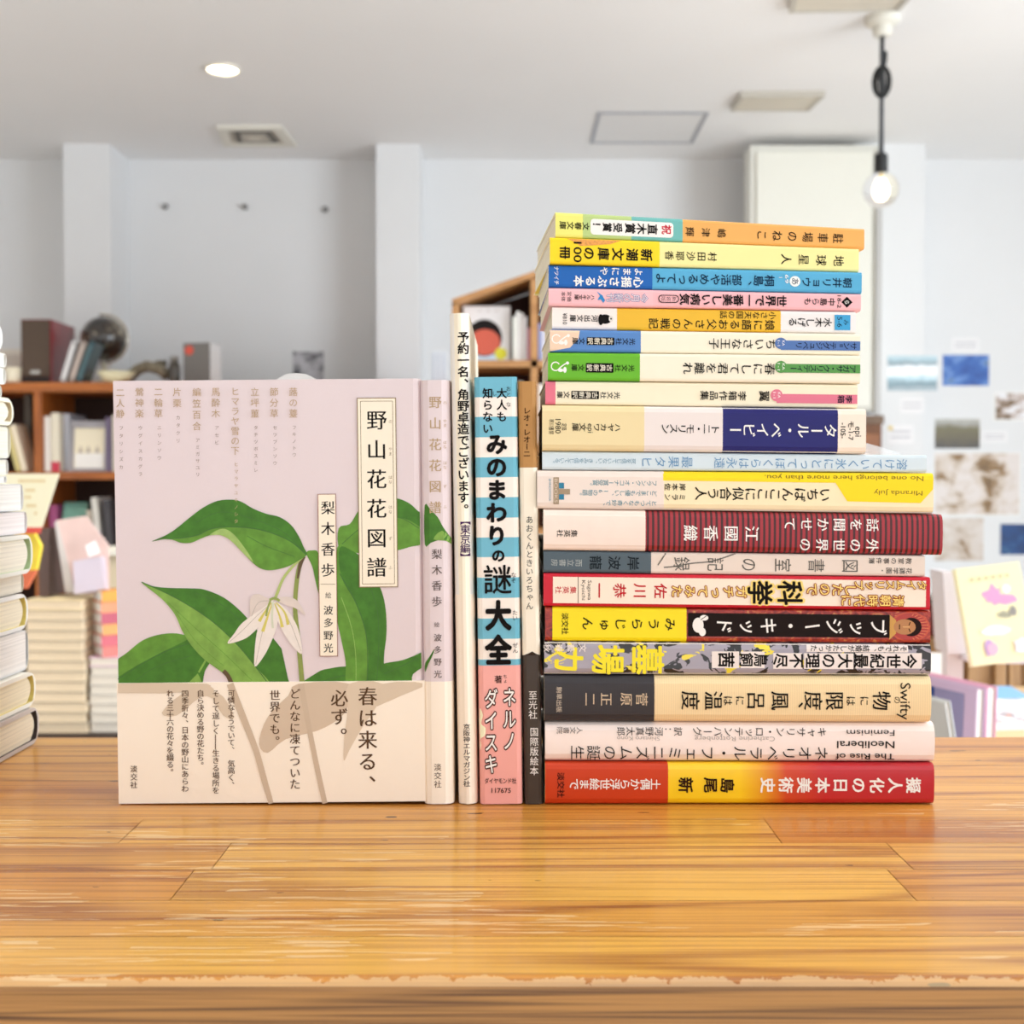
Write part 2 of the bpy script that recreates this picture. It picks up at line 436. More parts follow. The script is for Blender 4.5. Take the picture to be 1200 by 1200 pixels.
# boundaries of the pile, photo heights at the left and right ends (top of each book; last is the counter)
PILE_Y = [(248, 267.5), (277.5, 291), (310, 318.5), (336.7, 344), (359, 364.8), (385.5, 390.7), (412.6, 416), (446, 450), (474, 478.5),
          (528.5, 533), (550.8, 554), (596.5, 602.5), (645, 650.8), (671.5, 676.5), (710.5, 715.3), (751.8, 754.8), (791.3, 792.3), (846, 847.5), (894, 895.2), (941, 943)]
XA, XB = 640, 1090
YAW = [4.0, 3.2, 1.6, 1.2, .8, .8, .4, .4, 0, 0, 0, 0, 0, 0, 0, 0, 0, 0, 0]
PX = [(651, 1013), (644.5, 1006.5), (643, 1010), (643, 1009), (647, 1003), (644, 1008), (642, 1008), (639, 1005), (635.5, 1015), (635.5, 1086),
      (629.5, 1094), (637, 1105), (637, 1084), (637, 1090), (639, 1090.5), (638, 1091), (638, 1091.5), (639, 1095.5), (639, 1095)]
DY = [0, -.001, .001, .001, .002, .0, -.001, 0, -.002, 0, -.001, -.002, 0, -.001, 0, -.001, -.002, .0, -.001]
DEEP = [.105]*9 + [.128, .13, .132, .13, .13, .13, .13, .13, .13, .13]
def zline(i):
    """world height of boundary i as a line in x"""
    k = min(i, 18); yw = math.radians(YAW[k]); o = P(PX[k][0], 500, YB+DY[k]); n = Vector((-math.sin(yw), math.cos(yw), 0))
    if i == 19: return (lambda x: ZC + .0002)
    xa, xb = (XA, XB) if i > 8 else (PX[k][0], PX[k][1])
    p0 = PL(xa, PILE_Y[i][0], o, n); p1 = PL(xb, PILE_Y[i][1], o, n)
    return lambda x: p0.z + (p1.z-p0.z)*(x-p0.x)/(p1.x-p0.x)
GAP = .0003
def pile_book(i, segs, label, prints, hard=False, page=None, r=.0015, bulge=0.0, band=None, bandmats=None, cov=None, inner=None):
    """segs: [(photo x where the colour ends, material)...] from left; band: (x0, x1) of a paper band; prints(Pc, Pb, A, B, s)"""
    yw = math.radians(YAW[i]); o = P(PX[i][0], 500, YB+DY[i]); n = Vector((-math.sin(yw), math.cos(yw), 0)); ax = Vector((math.cos(yw), math.sin(yw), 0))
    zt, zb = zline(i), zline(i+1)
    A = lambda px: (PL(px, (PILE_Y[i][0]+PILE_Y[i+1][0])/2, o, n)-o).dot(ax)
    L = A(PX[i][1]); T0 = zt(o.x)-zb(o.x)-GAP; T = T0; D = DEEP[i]
    base = Vector((o.x, o.y, zb(o.x)+GAP/2))
    root = thing('book', label, 'book', base, (0, 0, yw), 'books piled up on the counter')
    def zz(a, t):
        x = o.x + a*math.cos(yw); lo = zb(x)+GAP/2; hi = zt(x)-GAP/2
        return lo + (hi-lo)*t/T - base.z
    S3 = lambda a, d, t: (a, d, zz(a, t))
    S = lambda a, b, lift: (a, yfront(b, T, r, bulge)-lift, zz(a, b))
    c = .0022 if hard else .00035
    out, inn = profile(T, D, r, bulge, 0, c)
    cuts = [0] + [A(q[0]) for q in segs[:-1]] + [L]; mats = [q[1] for q in segs]
    cm = MB(); wrap(cm, S3, out, inn, cuts, mats, inner or paper((245, 238, 228)))
    e = .003 if hard else .0006
    pg = MB()
    for k in range(1):
        vs = [S3(a, d, t) for a in (e, L-e) for d, t in ((r+bulge+.0004, c), (D-e-.0004, c), (D-e-.0004, T-c), (r+bulge+.0004, T-c))]
        pg.add(vs, [(0, 1, 2, 3), (7, 6, 5, 4), (0, 4, 5, 1), (1, 5, 6, 2), (2, 6, 7, 3), (3, 7, 4, 0)], page or PAGE)
    pg.build('page_block', root)
    Pc = Print(cm, S, lambda a, b, l: (a, -l, zz(a, b)), (1, tsamp(T, r))); Pb = Pc; bm = None
    if band:
        bo, bi = profile(T, D*.93, r, bulge, .0001, .0001); bm = MB()
        bc = [A(band[0])-.00005] + [A(q[0]) for q in bandmats[:-1]] + [A(band[1])+(.00005 if band[1] >= PX[i][1]-1 else 0)]
        wrap(bm, S3, bo, bi, bc, [q[1] for q in bandmats], bandmats[0][1])
        Pb = Print(bm, lambda a, b, lift: (a, yfront(min(max(b, 0), T), T, r, bulge)-lift-.0001, zz(a, b)), lambda a, b, l: (a, -l-.0001, zz(a, b)), (1, tsamp(T, r)))
    px = L/(PX[i][1]-PX[i][0])
    prints(Pc, Pb, A, (lambda f: f*T), px)
    cm.build('cover', root)
    if bm: bm.build('paper_band', root)
    return root
DN = (1, 0)       # glyph tops to the right: the book lies on its side
def V(p, A, B, px, t, xr, xl, f, s, wt, m, al=None, jig=0): p.vt(t, (A(xr), B(f)), (A(xl), B(f)), (al or s)*px, s*px, wt, m, DN, jig)
def Hd(p, A, B, px, t, x, f0, f1, h, wt, m): p.ht(t, (A(x), B(f0)), (A(x), B(f1)), h*px, wt, m)        # runs down the spine
def Hu(p, A, B, px, t, xr, xl, f, h, wt, m): p.ht(t, (A(xr), B(f)), (A(xl), B(f)), h*px, wt, m)          # upside down line

def n1(c, b, A, B, s):
    b.rect(A(692), B(.16), A(789), B(.80), paper((248, 240, 232)), 4*s)
    V(b, A, B, s, '文春文庫', 691, 655, .48, 9.5, 'B', INK, 8.5)
    V(b, A, B, s, '祝', 788, 774, .5, 12, 'H', ink((200, 40, 60)), 12)
    V(b, A, B, s, '直木賞', 771, 732, .48, 13.5, 'H', INK, 12.5); V(b, A, B, s, '受賞！', 730, 693, .48, 11.5, 'H', INK, 11)
    V(c, A, B, s, '駐車場のねこ', 991, 884, .46, 13.5, 'M', INK, 13.5); V(c, A, B, s, '嶋津輝', 855, 799, .46, 11.5, 'M', INK, 11)
pile_book(0, [(800, gloss((214, 226, 130))), (1013, gloss((238, 172, 92)))], 'orange paperback with a green and yellow paper band, topmost of the tall pile', n1,
          band=(651, 800), bandmats=[(683, gloss((240, 232, 120))), (740, gloss((186, 206, 130))), (800, gloss((112, 182, 176)))])
def n2(c, b, A, B, s):
    b.poly([(A(x), B(f)) for x, f in ((664, .97), (674, .84), (680, .7), (700, .76), (716, .82), (728, .97))], mat((226, 150, 60), .4, .4, mottle=.2, mscale=900))
    V(b, A, B, s, '新潮文庫の', 766, 682, .43, 15, 'H', INK, 14.5)
    Hd(b, A, B, s, '100', 677, .85, .08, 13, 'B', INK); V(b, A, B, s, '冊', 669.5, 655, .43, 15, 'H', INK, 13)
    V(c, A, B, s, '地球星人', 993, 911, .45, 14, 'M', INK, 13.5); V(c, A, B, s, '村田沙耶香', 841, 778, .45, 11.5, 'M', INK, 11)
pile_book(1, [(1006, gloss((248, 234, 158)))], 'pale yellow paperback with a bright yellow band, second from the top of the pile', n2,
          band=(644.5, 773), bandmats=[(773, gloss((252, 214, 24)))])
def n3(c, b, A, B, s):
    navy = ink((18, 42, 70))
    V(c, A, B, s, '朝井リョウ', 999, 939, .48, 12.5, 'B', navy, 11.5); c.ell(A(931.6), B(.5), 6.3*s, 6.3*s, paper((245, 245, 240)))
    V(c, A, B, s, 'あ', 936.5, 927, .5, 9, 'B', navy); Hd(c, A, B, s, '69', 922, .8, .4, 6, 'R', WHT); V(c, A, B, s, '1', 918, 912, .6, 6, 'R', WHT)
    V(c, A, B, s, '桐島、部活やめるってよ', 908, 768, .5, 14, 'B', navy, 12.5)
    V(b, A, B, s, '心揺さぶる本', 755, 671, .3, 13, 'H', WHT, 12.5); V(b, A, B, s, 'よまにや', 755, 701, .77, 10, 'B', WHT, 10.5)
    Hd(b, A, B, s, 'ナツイチ', 652, .92, .12, 6, 'B', WHT)
pile_book(2, [(1010, gloss((86, 172, 212)))], 'sky blue paperback with a deep blue band, third from the top of the pile', n3,
          band=(643, 764.5), bandmats=[(764.5, gloss((14, 96, 178)))])
def n4(c, b, A, B, s):
    c.poly([(A(x), B(f)) for x, f in ((986, .5), (992.5, .82), (999, .5), (992.5, .18))], INK); V(c, A, B, s, 'ら', 996, 989, .5, 6, 'B', WHT)
    Hd(c, A, B, s, '18-2', 983.5, .88, .16, 6, 'B', INK); V(c, A, B, s, '中島らも', 979, 942, .5, 10, 'B', INK, 9)
    V(c, A, B, s, '世界で一番美しい病気', 922, 796, .5, 14, 'H', INK, 12.5)
    c.rect(A(771.5), B(.28), A(795.5), B(.72), INK, 4*s); c.rect(A(772.5), B(.33), A(794.5), B(.67), gloss((250, 186, 190)), 3.4*s); V(c, A, B, s, '新装版', 793, 774, .5, 6.5, 'R', INK, 6)
    V(b, A, B, s, '今月の新刊', 759, 711, .5, 11, 'X', ink((92, 120, 168)), 10.5); V(b, A, B, s, '今月の新刊', 759, 711, .5, 11, 'R', ink((252, 226, 228)), 10.5)
    b.poly([(A(x), B(f)) for x, f in ((709, .35), (706, .62), (699, .85), (703, .6), (700, .35), (704, .4), (707, .2))], ink((60, 140, 200)))
    V(b, A, B, s, 'ハルキ文庫', 697, 673, .5, 6.5, 'B', INK, 5); Hd(b, A, B, s, '定価', 667, .8, .25, 5.5, 'R', INK); Hd(b, A, B, s, '本体', 660, .8, .25, 5.5, 'R', INK)
pile_book(3, [(1009, gloss((250, 186, 190)))], 'pink paperback with a long black title, just under the sky blue paperback', n4,
          band=(643, 765), bandmats=[(765, gloss((250, 190, 194)))])
def n5(c, b, A, B, s):
    V(c, A, B, s, '娘に語るお父さんの戦記', 909, 759, .32, 13, 'B', INK, 12); V(c, A, B, s, '小さな天国の話', 910, 843, .76, 9.5, 'M', INK, 9)
    V(c, A, B, s, '水木しげる', 975, 924, .48, 11.5, 'B', INK, 10.5)
    c.rect(A(978), B(.14), A(996.5), B(.84), gloss((60, 160, 210))); V(c, A, B, s, 'み', 995, 988, .5, 7, 'R', INK); Hd(c, A, B, s, '5-6', 984, .75, .28, 8, 'R', INK)
    V(c, A, B, s, '河出文庫', 701, 667, .5, 8.5, 'B', INK, 8)
    c.ell(A(709), B(.48), 7.5*s, 5.5*s, INK); c.ell(A(704), B(.45), 3*s, 6.4*s, INK); c.ell(A(716), B(.5), 2.6*s, 3.6*s, ink((230, 220, 210))); c.ell(A(716), B(.5), 1*s, 1.2*s, INK)
    Hd(c, A, B, s, '¥810', 662, .72, .22, 7, 'R', INK)
pile_book(4, [(723, paper((250, 236, 228))), (915, gloss((238, 184, 46))), (1003, paper((242, 234, 230)))], 'paperback with a white and mustard spine and a small owl mark', n5)
CR = (250, 238, 214)
def kobunsha(c, A, B, s, x, f, col=INK):
    V(c, A, B, s, '光文社', x, x-24, f, 8.5, 'B', col, 7.5)
    c.rect(A(x-57.5), B(f-.17), A(x-25), B(f+.17), INK, 1*s); V(c, A, B, s, '古典新訳', x-26, x-57, f, 8.5, 'B', ink((236, 226, 206)), 7)
    V(c, A, B, s, '文庫', x-59, x-75, f, 8.5, 'B', col, 7.5)
def sprig(c, A, B, s, x, f):
    m = WHT
    pts = [(A(x-6)+5*s*math.cos(q), B(f)+5*s*math.sin(q)) for q in [math.radians(30+k*28) for k in range(12)]]
    c.line(pts, 1.3*s, m); c.line(smooth_loop([(A(x-3), B(f)-4*s), (A(x+1), B(f)), (A(x+7), B(f)+4*s)], 4, False), 1.3*s, m)
    c.ell(A(x+5), B(f)-4*s, 2*s, 3.4*s, m); c.ell(A(x), B(f)-4.5*s, 3.2*s, 2*s, m); c.ell(A(x+8), B(f)+4*s, 1.8*s, 1.8*s, m)
def pennant(c, A, B, s, x, m, f0, f1, fc, t, xr, xl, wt='B'):
    c.rect(A(x), B(f0), A(1008 if x > 911 else 1004.5), B(f1), m)
    c.ell(A(x), B(fc), 7*s, 7*s, m); V(c, A, B, s, t, xr, xl, (f0+f1)/2, 9.5, wt, ink((20, 24, 44)), 8.5)
    Hd(c, A, B, s, 'KA', x+3, fc+.13, fc-.11, 4.4, 'R', WHT); Hd(c, A, B, s, '1-1', x-2.5, fc+.13, fc-.12, 4.4, 'R', WHT)
def n6(c, b, A, B, s):
    c.poly([(A(x), B(f)) for x, f in ((644.3, .03), (668, .2), (678, .6), (679.5, .96), (644.3, .97))], mat((244, 206, 176), .4, .4)); sprig(c, A, B, s, 658, .58)
    kobunsha(c, A, B, s, 745, .5); V(c, A, B, s, 'ちいさな王子', 910, 830, .45, 14, 'M', INK, 13)
    pennant(c, A, B, s, 915, mat((66, 106, 170), .4, .3), .2, .64, .5, 'サン=テグジュペリ', 1004, 932)
pile_book(5, [(751, gloss((86, 134, 196))), (1008, paper(CR))], 'cream paperback with a blue left end carrying a pinkish corner', n6)
def n7(c, b, A, B, s):
    sprig(c, A, B, s, 657, .5); kobunsha(c, A, B, s, 744, .46); V(c, A, B, s, '春にして君を離れ', 909, 799, .48, 14, 'M', INK, 13)
    pennant(c, A, B, s, 915, mat((74, 146, 54), .4, .3), .36, .67, .56, 'アガサ・クリスティー', 1003, 926)
pile_book(6, [(750, gloss((104, 182, 36))), (1008, paper(CR))], 'cream paperback with a bright green left end', n7)
def n8(c, b, A, B, s):
    kobunsha(c, A, B, s, 727, .42); V(c, A, B, s, '翼', 902, 889, .46, 13, 'B', INK); V(c, A, B, s, '李箱作品集', 875, 820, .46, 11.5, 'B', INK, 10.5)
    pennant(c, A, B, s, 910, mat((226, 112, 136), .4, .3), .18, .56, .5, '李箱', 999, 981, 'H')
pile_book(7, [(651, gloss((232, 118, 138))), (1005, paper((250, 236, 206)))], 'cream paperback with a narrow pink stripe at its left end', n8)
def n9(c, b, A, B, s):
    V(b, A, B, s, 'ハヤカワ', 728, 695, .52, 10, 'B', INK, 8); Hd(b, A, B, s, 'epi', 692, .6, .4, 9, 'R', INK); V(b, A, B, s, '文庫', 687, 670, .52, 10, 'B', INK, 8.5)
    Hd(b, A, B, s, '定価', 661, .6, .45, 6.5, 'R', INK); Hd(b, A, B, s, '1980', 654, .69, .38, 9, 'R', INK); Hd(b, A, B, s, '早川書房', 646, .69, .36, 6.5, 'R', INK)
    V(c, A, B, s, 'トニ・モリスン', 843, 775, .51, 13, 'M', INK, 11); V(c, A, B, s, 'タール・ベイビー', 981, 854, .5, 18, 'M', WHT, 16)
    Hd(c, A, B, s, 'epi', 1006, .6, .38, 11, 'R', INK); Hd(c, A, B, s, 'モ-1-7', 997, .71, .3, 8, 'B', INK); Hd(c, A, B, s, '-105-', 988, .68, .34, 8, 'B', INK)
pile_book(8, [(847, paper((240, 226, 220))), (982, gloss((26, 24, 104))), (1015, paper((250, 232, 214)))], 'thick paperback with a navy block across its spine', n9, r=.003,
          band=(635.5, 755), bandmats=[(755, paper((240, 218, 168)))])
def n10(c, b, A, B, s):
    bl = ink((104, 150, 190))
    V(c, A, B, s, '溶けていく氷にとってぼくらは永遠', 1064, 836, .45, 14, 'R', bl, 13.5); V(c, A, B, s, '最果タヒ', 813, 750, .48, 14.5, 'R', bl, 14)
    V(c, A, B, s, '死を信じていない、きみを信じている。', 745, 645, .5, 7, 'R', ink((110, 150, 170)), 6)
pb = pile_book(9, [(1086, mat((214, 226, 232), .35, .4))], 'slim pale grey blue book with thin blue lettering in a clear jacket', n10)
js = MB(); bo_ = pb.location; vs = []
for a in range(9):
    for b in range(5):
        px = 1008+a*7.2; Y = YB+.03+b*.012; z0 = P(px, 533.5, YB).z; hgt = (P(px, 515, Y).z-P(px, 533.5, Y).z)*(1-a/8)**.8*(b/4)**.7
        q = P(px, 533, Y); vs.append((q.x-bo_.x, Y-bo_.y, z0+hgt-bo_.z+.0003))
js.add(vs, [(a*5+b, a*5+5+b, a*5+6+b, a*5+1+b) for a in range(8) for b in range(4)], mat((250, 250, 252), .15, .6, alpha=.55))
js.build('clear_jacket', pb, smooth=True)
n11c = (252, 232, 190)
def n11(c, b, A, B, s):
    ye = gloss((254, 218, 10)); br = ink((120, 96, 40))
    c.poly([(A(777), B(1.0)), (A(777), B(.76)), (A(979), B(.74)), (A(993), B(.28)), (A(1079), B(.26)), (A(1093.2), B(.6)), (A(1094), B(1.0))], ye)
    Hu(c, A, B, s, 'No one belongs here more than you.', 1082, 896, .86, 7.5, 'R', br); Hu(c, A, B, s, 'Miranda July', 1081, 1024, .5, 7.5, 'R', br)
    V(c, A, B, s, 'いちばんここに似合う人', 974, 814, .44, 16, 'B', INK, 14.5, .06)
    V(c, A, B, s, '岸本佐', 804, 778, .6, 8.5, 'B', INK, 8); V(c, A, B, s, 'ミラン', 804, 778, .34, 8.5, 'B', INK, 8)
    bl = ink((74, 140, 158))
    V(b, A, B, s, 'フランク・オコナー賞受賞。', 770, 688, .69, 7.5, 'R', bl, 6.5); V(b, A, B, s, 'どこまでも優しい、16の物語。', 770, 676, .43, 7.5, 'R', bl, 6.5); V(b, A, B, s, 'とてつもなく奇妙で、', 770, 703, .17, 7.5, 'R', bl, 6.5)
    ta = ink((170, 148, 122)); te = ink((60, 130, 160))
    b.rect(A(648.5), B(.12), A(655), B(.82), ta); b.rect(A(655), B(.38), A(668), B(.52), ta); b.rect(A(655), B(.53), A(661), B(.68), te); b.rect(A(655), B(.24), A(661), B(.38), te)
    Hd(b, A, B, s, 'BOOKS', 651.5, .78, .16, 5.5, 'B', ink((220, 200, 180))); Hd(b, A, B, s, 'SHINCHOSHA', 644.5, .78, .2, 3.4, 'R', te)
pile_book(10, [(1094, paper(n11c))], 'cream book with a big yellow shape along its spine', n11, r=.003, page=PAGEW,
          band=(629.5, 778), bandmats=[(778, paper((242, 224, 212)))])
def stripe_mat():
    n = NT('striped_cloth', .5, .15); sx = n.n('SeparateXYZ'); n.l(n.obj(), sx.inputs[0])
    per = .00258
    f = n.math('FRACT', n.math('DIVIDE', sx.outputs['X'], per)); return n.out(n.ramp(f, [(0, (164, 34, 46)), (.48, (164, 34, 46)), (.56, (62, 10, 16)), (.93, (62, 10, 16)), (1, (164, 34, 46))]))
STR = stripe_mat()
def n12(c, b, A, B, s):
    V(b, A, B, s, '集英社', 677, 652, .42, 9, 'M', INK, 8)
    V(c, A, B, s, '外の世界の', 1032, 934, .22, 16, 'M', WHT, 15.5); V(c, A, B, s, '話を聞かせて', 1032, 916, .72, 16, 'M', WHT, 15.5); V(c, A, B, s, '江國香織', 893, 797, .47, 19, 'M', WHT, 18)
pile_book(11, [(1105, STR)], 'thick dark red book with dark pinstripes and a white left band, longest of the pile', n12, hard=True, r=.003, bulge=.0008, page=PAGEW, inner=paper((250, 240, 228)),
          band=(637, 756.5), bandmats=[(756.5, mat((250, 228, 214), .6, mottle=.02, mscale=120))])
def n13(c, b, A, B, s):
    gr = ink((118, 112, 104)); dk = ink((30, 38, 44))
    V(b, A, B, s, '而立書房', 683, 645, .46, 9, 'R', ink((176, 180, 176)), 8.5); V(b, A, B, s, '岸波龍', 753, 687, .48, 17, 'B', dk, 15)
    c.line(smooth_loop([(A(771), B(.4)), (A(780), B(.95))], 3, False), 1.6*s, gr); c.line(smooth_loop([(A(778), B(.3)), (A(790), B(.35)), (A(810), B(.5)), (A(835), B(.62)), (A(862), B(.98))], 4, False), 1.5*s, gr)
    V(c, A, B, s, '図書室の記録', 1016, 779, .47, 17, 'R', ink((96, 92, 86)), 21)
    V(c, A, B, s, '花鶏学園・', 1069, 1030, .27, 8, 'R', INK, 7.5); V(c, A, B, s, '教室の事件簿', 1069, 1017, .73, 8, 'R', INK, 7.5)
pile_book(12, [(1084, paper((236, 218, 204)))], 'slim beige book with a slate grey left band and a drawn twig', n13, band=(637, 763), bandmats=[(763, mat((72, 88, 98), .5, .2))])
def outl(c, A, B, s, t, xr, xl, f, sz, o, i, al=None, w2='B'):
    V(c, A, B, s, t, xr, xl, f, sz, 'O', o, al); V(c, A, B, s, t, xr, xl, f, sz, w2, i, al)
def n14(c, b, A, B, s):
    rd = ink((196, 26, 40)); dr = ink((150, 60, 20)); yl = ink((252, 220, 130))
    c.rect(A(648), B(.1), A(1085), B(.9), paper((252, 232, 212)))
    V(c, A, B, s, '集英社', 676, 650, .5, 9, 'B', rd, 8); c.line([(A(677.5), B(.1)), (A(677.5), B(.9))], .7*s, INK)
    Hd(c, A, B, s, 'Sagawa', 691, .8, .2, 6, 'T', INK); Hd(c, A, B, s, 'Kyoichi', 684, .8, .2, 6, 'T', INK)
    V(c, A, B, s, '佐川恭一', 786, 690, .5, 18, 'M', rd, 16); V(c, A, B, s, '佐川恭一', 786, 690, .5, 18, 'B', rd, 16)
    outl(c, A, B, s, 'ガチってみた', 876, 786, .5, 15, dr, yl, 14)
    V(c, A, B, s, '科挙', 943, 873, .48, 29, 'O', yl, 33); V(c, A, B, s, '科挙', 943, 873, .48, 29, 'H', INK, 31)
    outl(c, A, B, s, 'したので', 1004, 944, .6, 15, dr, yl, 14.5); outl(c, A, B, s, 'タイムスリップ', 1086, 1000, .76, 12, dr, yl, 12); outl(c, A, B, s, '清朝時代に', 1060, 984, .28, 14, dr, yl, 14)
pile_book(13, [(1090, gloss((206, 26, 48)))], 'red edged book with a cream spine and yellow outlined title', n14, page=PAGEW)
def brocade():
    n = NT('red_brocade', .4, .3); o = n.obj(); a = n.noise(n.mapping(o, (160, 160, 220)), 1, 4, .6, 1.5)
    return n.out(n.ramp(a, [(.3, (70, 14, 12)), (.48, (150, 34, 28)), (.58, (180, 58, 36)), (.7, (214, 150, 86))]))
def n15(c, b, A, B, s):
    V(b, A, B, s, 'みうらじゅん', 795, 679, .52, 16, 'B', INK, 14, .1); Hd(b, A, B, s, '淡交社', 662, .82, .2, 8.5, 'B', INK)
    c.ell(A(1066), B(.5), 24*s, B(.46), mat((196, 70, 40), .4, .3)); c.ell(A(1066), B(.5), 21*s, B(.42), mat((176, 44, 34), .4, .3))
    for k in range(12):
        an = math.radians(-75+k*14); c.line([(A(1066)+14*s*math.cos(an), B(.5)+14*s*math.sin(an)), (A(1066)+22*s*math.cos(an), B(.5)+B(.4)*math.sin(an))], .7*s, mat((226, 130, 70), .4, .3))
    gd = mat((184, 122, 66), .4, .3); dk = ink((60, 30, 18))
    c.poly([(A(1042), B(.1)), (A(1050), B(.3)), (A(1050), B(.7)), (A(1042), B(.88))], mat((206, 150, 60), .4, .3))
    c.ell(A(1068), B(.5), 12*s, 11.5*s, ink((38, 24, 22))); c.ell(A(1060), B(.5), 13*s, 9.5*s, gd)
    for sg in (-1, 1): c.line([(A(1065), B(.5)+sg*2*s), (A(1066.5), B(.5)+sg*6*s)], 1.2*s, dk)
    c.line([(A(1066), B(.5)), (A(1058), B(.5))], 1.4*s, mat((214, 160, 96), .4, .3)); c.line([(A(1054), B(.5)-3*s), (A(1054), B(.5)+3*s)], 1.2*s, dk)
    c.rect(A(806), B(.17), A(1042.5), B(.86), ink((32, 22, 20)))
    V(c, A, B, s, 'ブッジー・キッド', 1042, 836, .5, 21, 'B', WHT, 21, .15)
    c.ell(A(818), B(.5), 6.5*s, 9*s, WHT); c.ell(A(823), B(.3), 4*s, 5*s, WHT); c.ell(A(825), B(.72), 5*s, 3.4*s, WHT); c.line([(A(821), B(.66)), (A(829), B(.8))], .8*s, INK)
pile_book(14, [(1090.5, brocade())], 'dark red ornate book with a black title panel and a yellow band', n15, r=.002, band=(647.5, 804.5), bandmats=[(804.5, gloss((252, 226, 20)))])
def splash():
    n = NT('splashed_print', .3, .5); o = n.obj(); a = n.noise(n.mapping(o, (75, 75, 90), (3.1, 0, .7)), 1, 3, .6, 1.2)
    b = n.noise(n.mapping(o, (60, 60, 110), (9, 4, 2)), 1, 3, .6, 1.0)
    c1 = n.ramp(a, [(0, (28, 24, 28)), (.455, (28, 24, 28)), (.463, (166, 158, 170)), (1, (166, 158, 170))])
    c2 = n.mix(n.math('GREATER_THAN', b, .62), c1, (246, 224, 60)); return n.out(c2)
def n16(c, b, A, B, s):
    yl = ink((252, 232, 60)); pl = ink((244, 232, 226))
    V(c, A, B, s, '墓場カ', 782, 643, .47, 36, 'H', yl, 40); V(c, A, B, s, '文藝春秋', 690, 634, .82, 10, 'B', pl, 9)
    for x0, x1 in ((868, 896), (834, 866)): c.rect(A(x0), B(.22), A(x1), B(.74), pl)
    V(c, A, B, s, '鳥飼', 900, 866, .48, 17, 'H', INK, 17); V(c, A, B, s, '茜', 864, 838, .48, 19, 'H', INK, 20)
    for x0, x1, f0, f1 in ((1002, 1080, .22, .72), (942, 1000, .2, .7), (906, 940, .2, .7)): c.rect(A(x0), B(f0), A(x1), B(f1), pl)
    c.rect(A(945), B(.74), A(1064), B(.97), pl)
    V(c, A, B, s, '今世紀最大の理不尽', 1075, 905, .46, 18, 'H', INK, 18); V(c, A, B, s, 'それでも、結婚がしたかった', 1063, 949, .86, 8.5, 'B', INK, 8.5)
pile_book(15, [(1091, splash())], 'glossy grey, black and yellow splashed book with big yellow characters', n16, r=.003)
def ribbed(c, nm):
    n = NT(nm, .6); sx = n.n('SeparateXYZ'); n.l(n.obj(), sx.inputs[0])
    f = n.math('FRACT', n.math('DIVIDE', sx.outputs['X'], .0011)); return n.out(n.ramp(f, [(.3, c), (.5, tuple(int(q*.95) for q in c)), (.8, c)]))
def n17(c, b, A, B, s):
    V(b, A, B, s, '菅原', 761, 725, .5, 16, 'M', ink((214, 190, 160)), 15); V(b, A, B, s, '正二', 720, 682, .5, 16, 'M', ink((214, 190, 160)), 15); Hd(b, A, B, s, '駒草出版', 655, .76, .22, 7, 'B', ink((200, 184, 166)))
    Hd(c, A, B, s, 'Swifty', 1061, .86, .08, 17, 'R', INK); V(c, A, B, s, 'の', 1056, 1047, .5, 9, 'R', INK)
    for ch, x, z in (('物', 1033, 23), ('に', 1013, 12), ('は', 997, 12), ('限', 978, 23), ('度', 953, 23), ('、', 934, 20), ('風', 914, 23), ('呂', 886, 23), ('に', 867, 12), ('は', 853, 12), ('温', 836, 23), ('度', 809, 23)):
        V(c, A, B, s, ch, x+z/2, x-z/2, .48, z, 'M', INK)
pile_book(16, [(1091.5, ribbed((250, 222, 172), 'ribbed_cream_paper'))], 'thick cream book with a charcoal left end and brushlike title', n17, hard=True, r=.004, bulge=.001, page=PAGEW,
          band=(638, 767), bandmats=[(767, ribbed((50, 46, 50), 'ribbed_charcoal_paper'))])
def n18(c, b, A, B, s):
    g = ink((186, 176, 170))
    Hu(c, A, B, s, 'The Rise of', 1048, 979, .16, 10, 'B', INK); Hu(c, A, B, s, 'Neoliberal', 1048, 981, .46, 12, 'B', INK); Hu(c, A, B, s, 'Feminism', 1048, 992, .76, 10, 'R', INK)
    V(c, A, B, s, 'キャサリン・ロッテンバーグ', 969, 811, .78, 12, 'R', INK, 11.5); Hu(c, A, B, s, 'Catherine Rottenberg', 908, 814, .6, 8, 'R', g)
    V(c, A, B, s, 'ネオリベラル・フェミニズムの誕生', 972, 667, .24, 18, 'R', INK, 17)
    V(c, A, B, s, '訳：河野真太郎', 800, 722, .78, 11, 'R', INK, 10.5); Hu(c, A, B, s, 'Shintaro Kono', 773, 723, .6, 7, 'R', g); V(c, A, B, s, '人文書院', 683, 652, .8, 8.5, 'R', ink((110, 100, 96)), 7.5)
pile_book(17, [(1095.5, paper((255, 238, 230)))], 'white book with a long title in black, second from the bottom of the pile', n18, r=.004, bulge=.001, hard=True, page=PAGEW)
def sunset():
    n = NT('yellow_to_red_print', .3, .5); sx = n.n('SeparateXYZ'); n.l(n.obj(), sx.inputs[0])
    f = n.math('MULTIPLY', sx.outputs['X'], 1/.191); return n.out(n.ramp(f, [(.5, (254, 208, 16)), (.62, (214, 66, 22)), (.72, (198, 18, 34)), (1, (190, 14, 38))]))
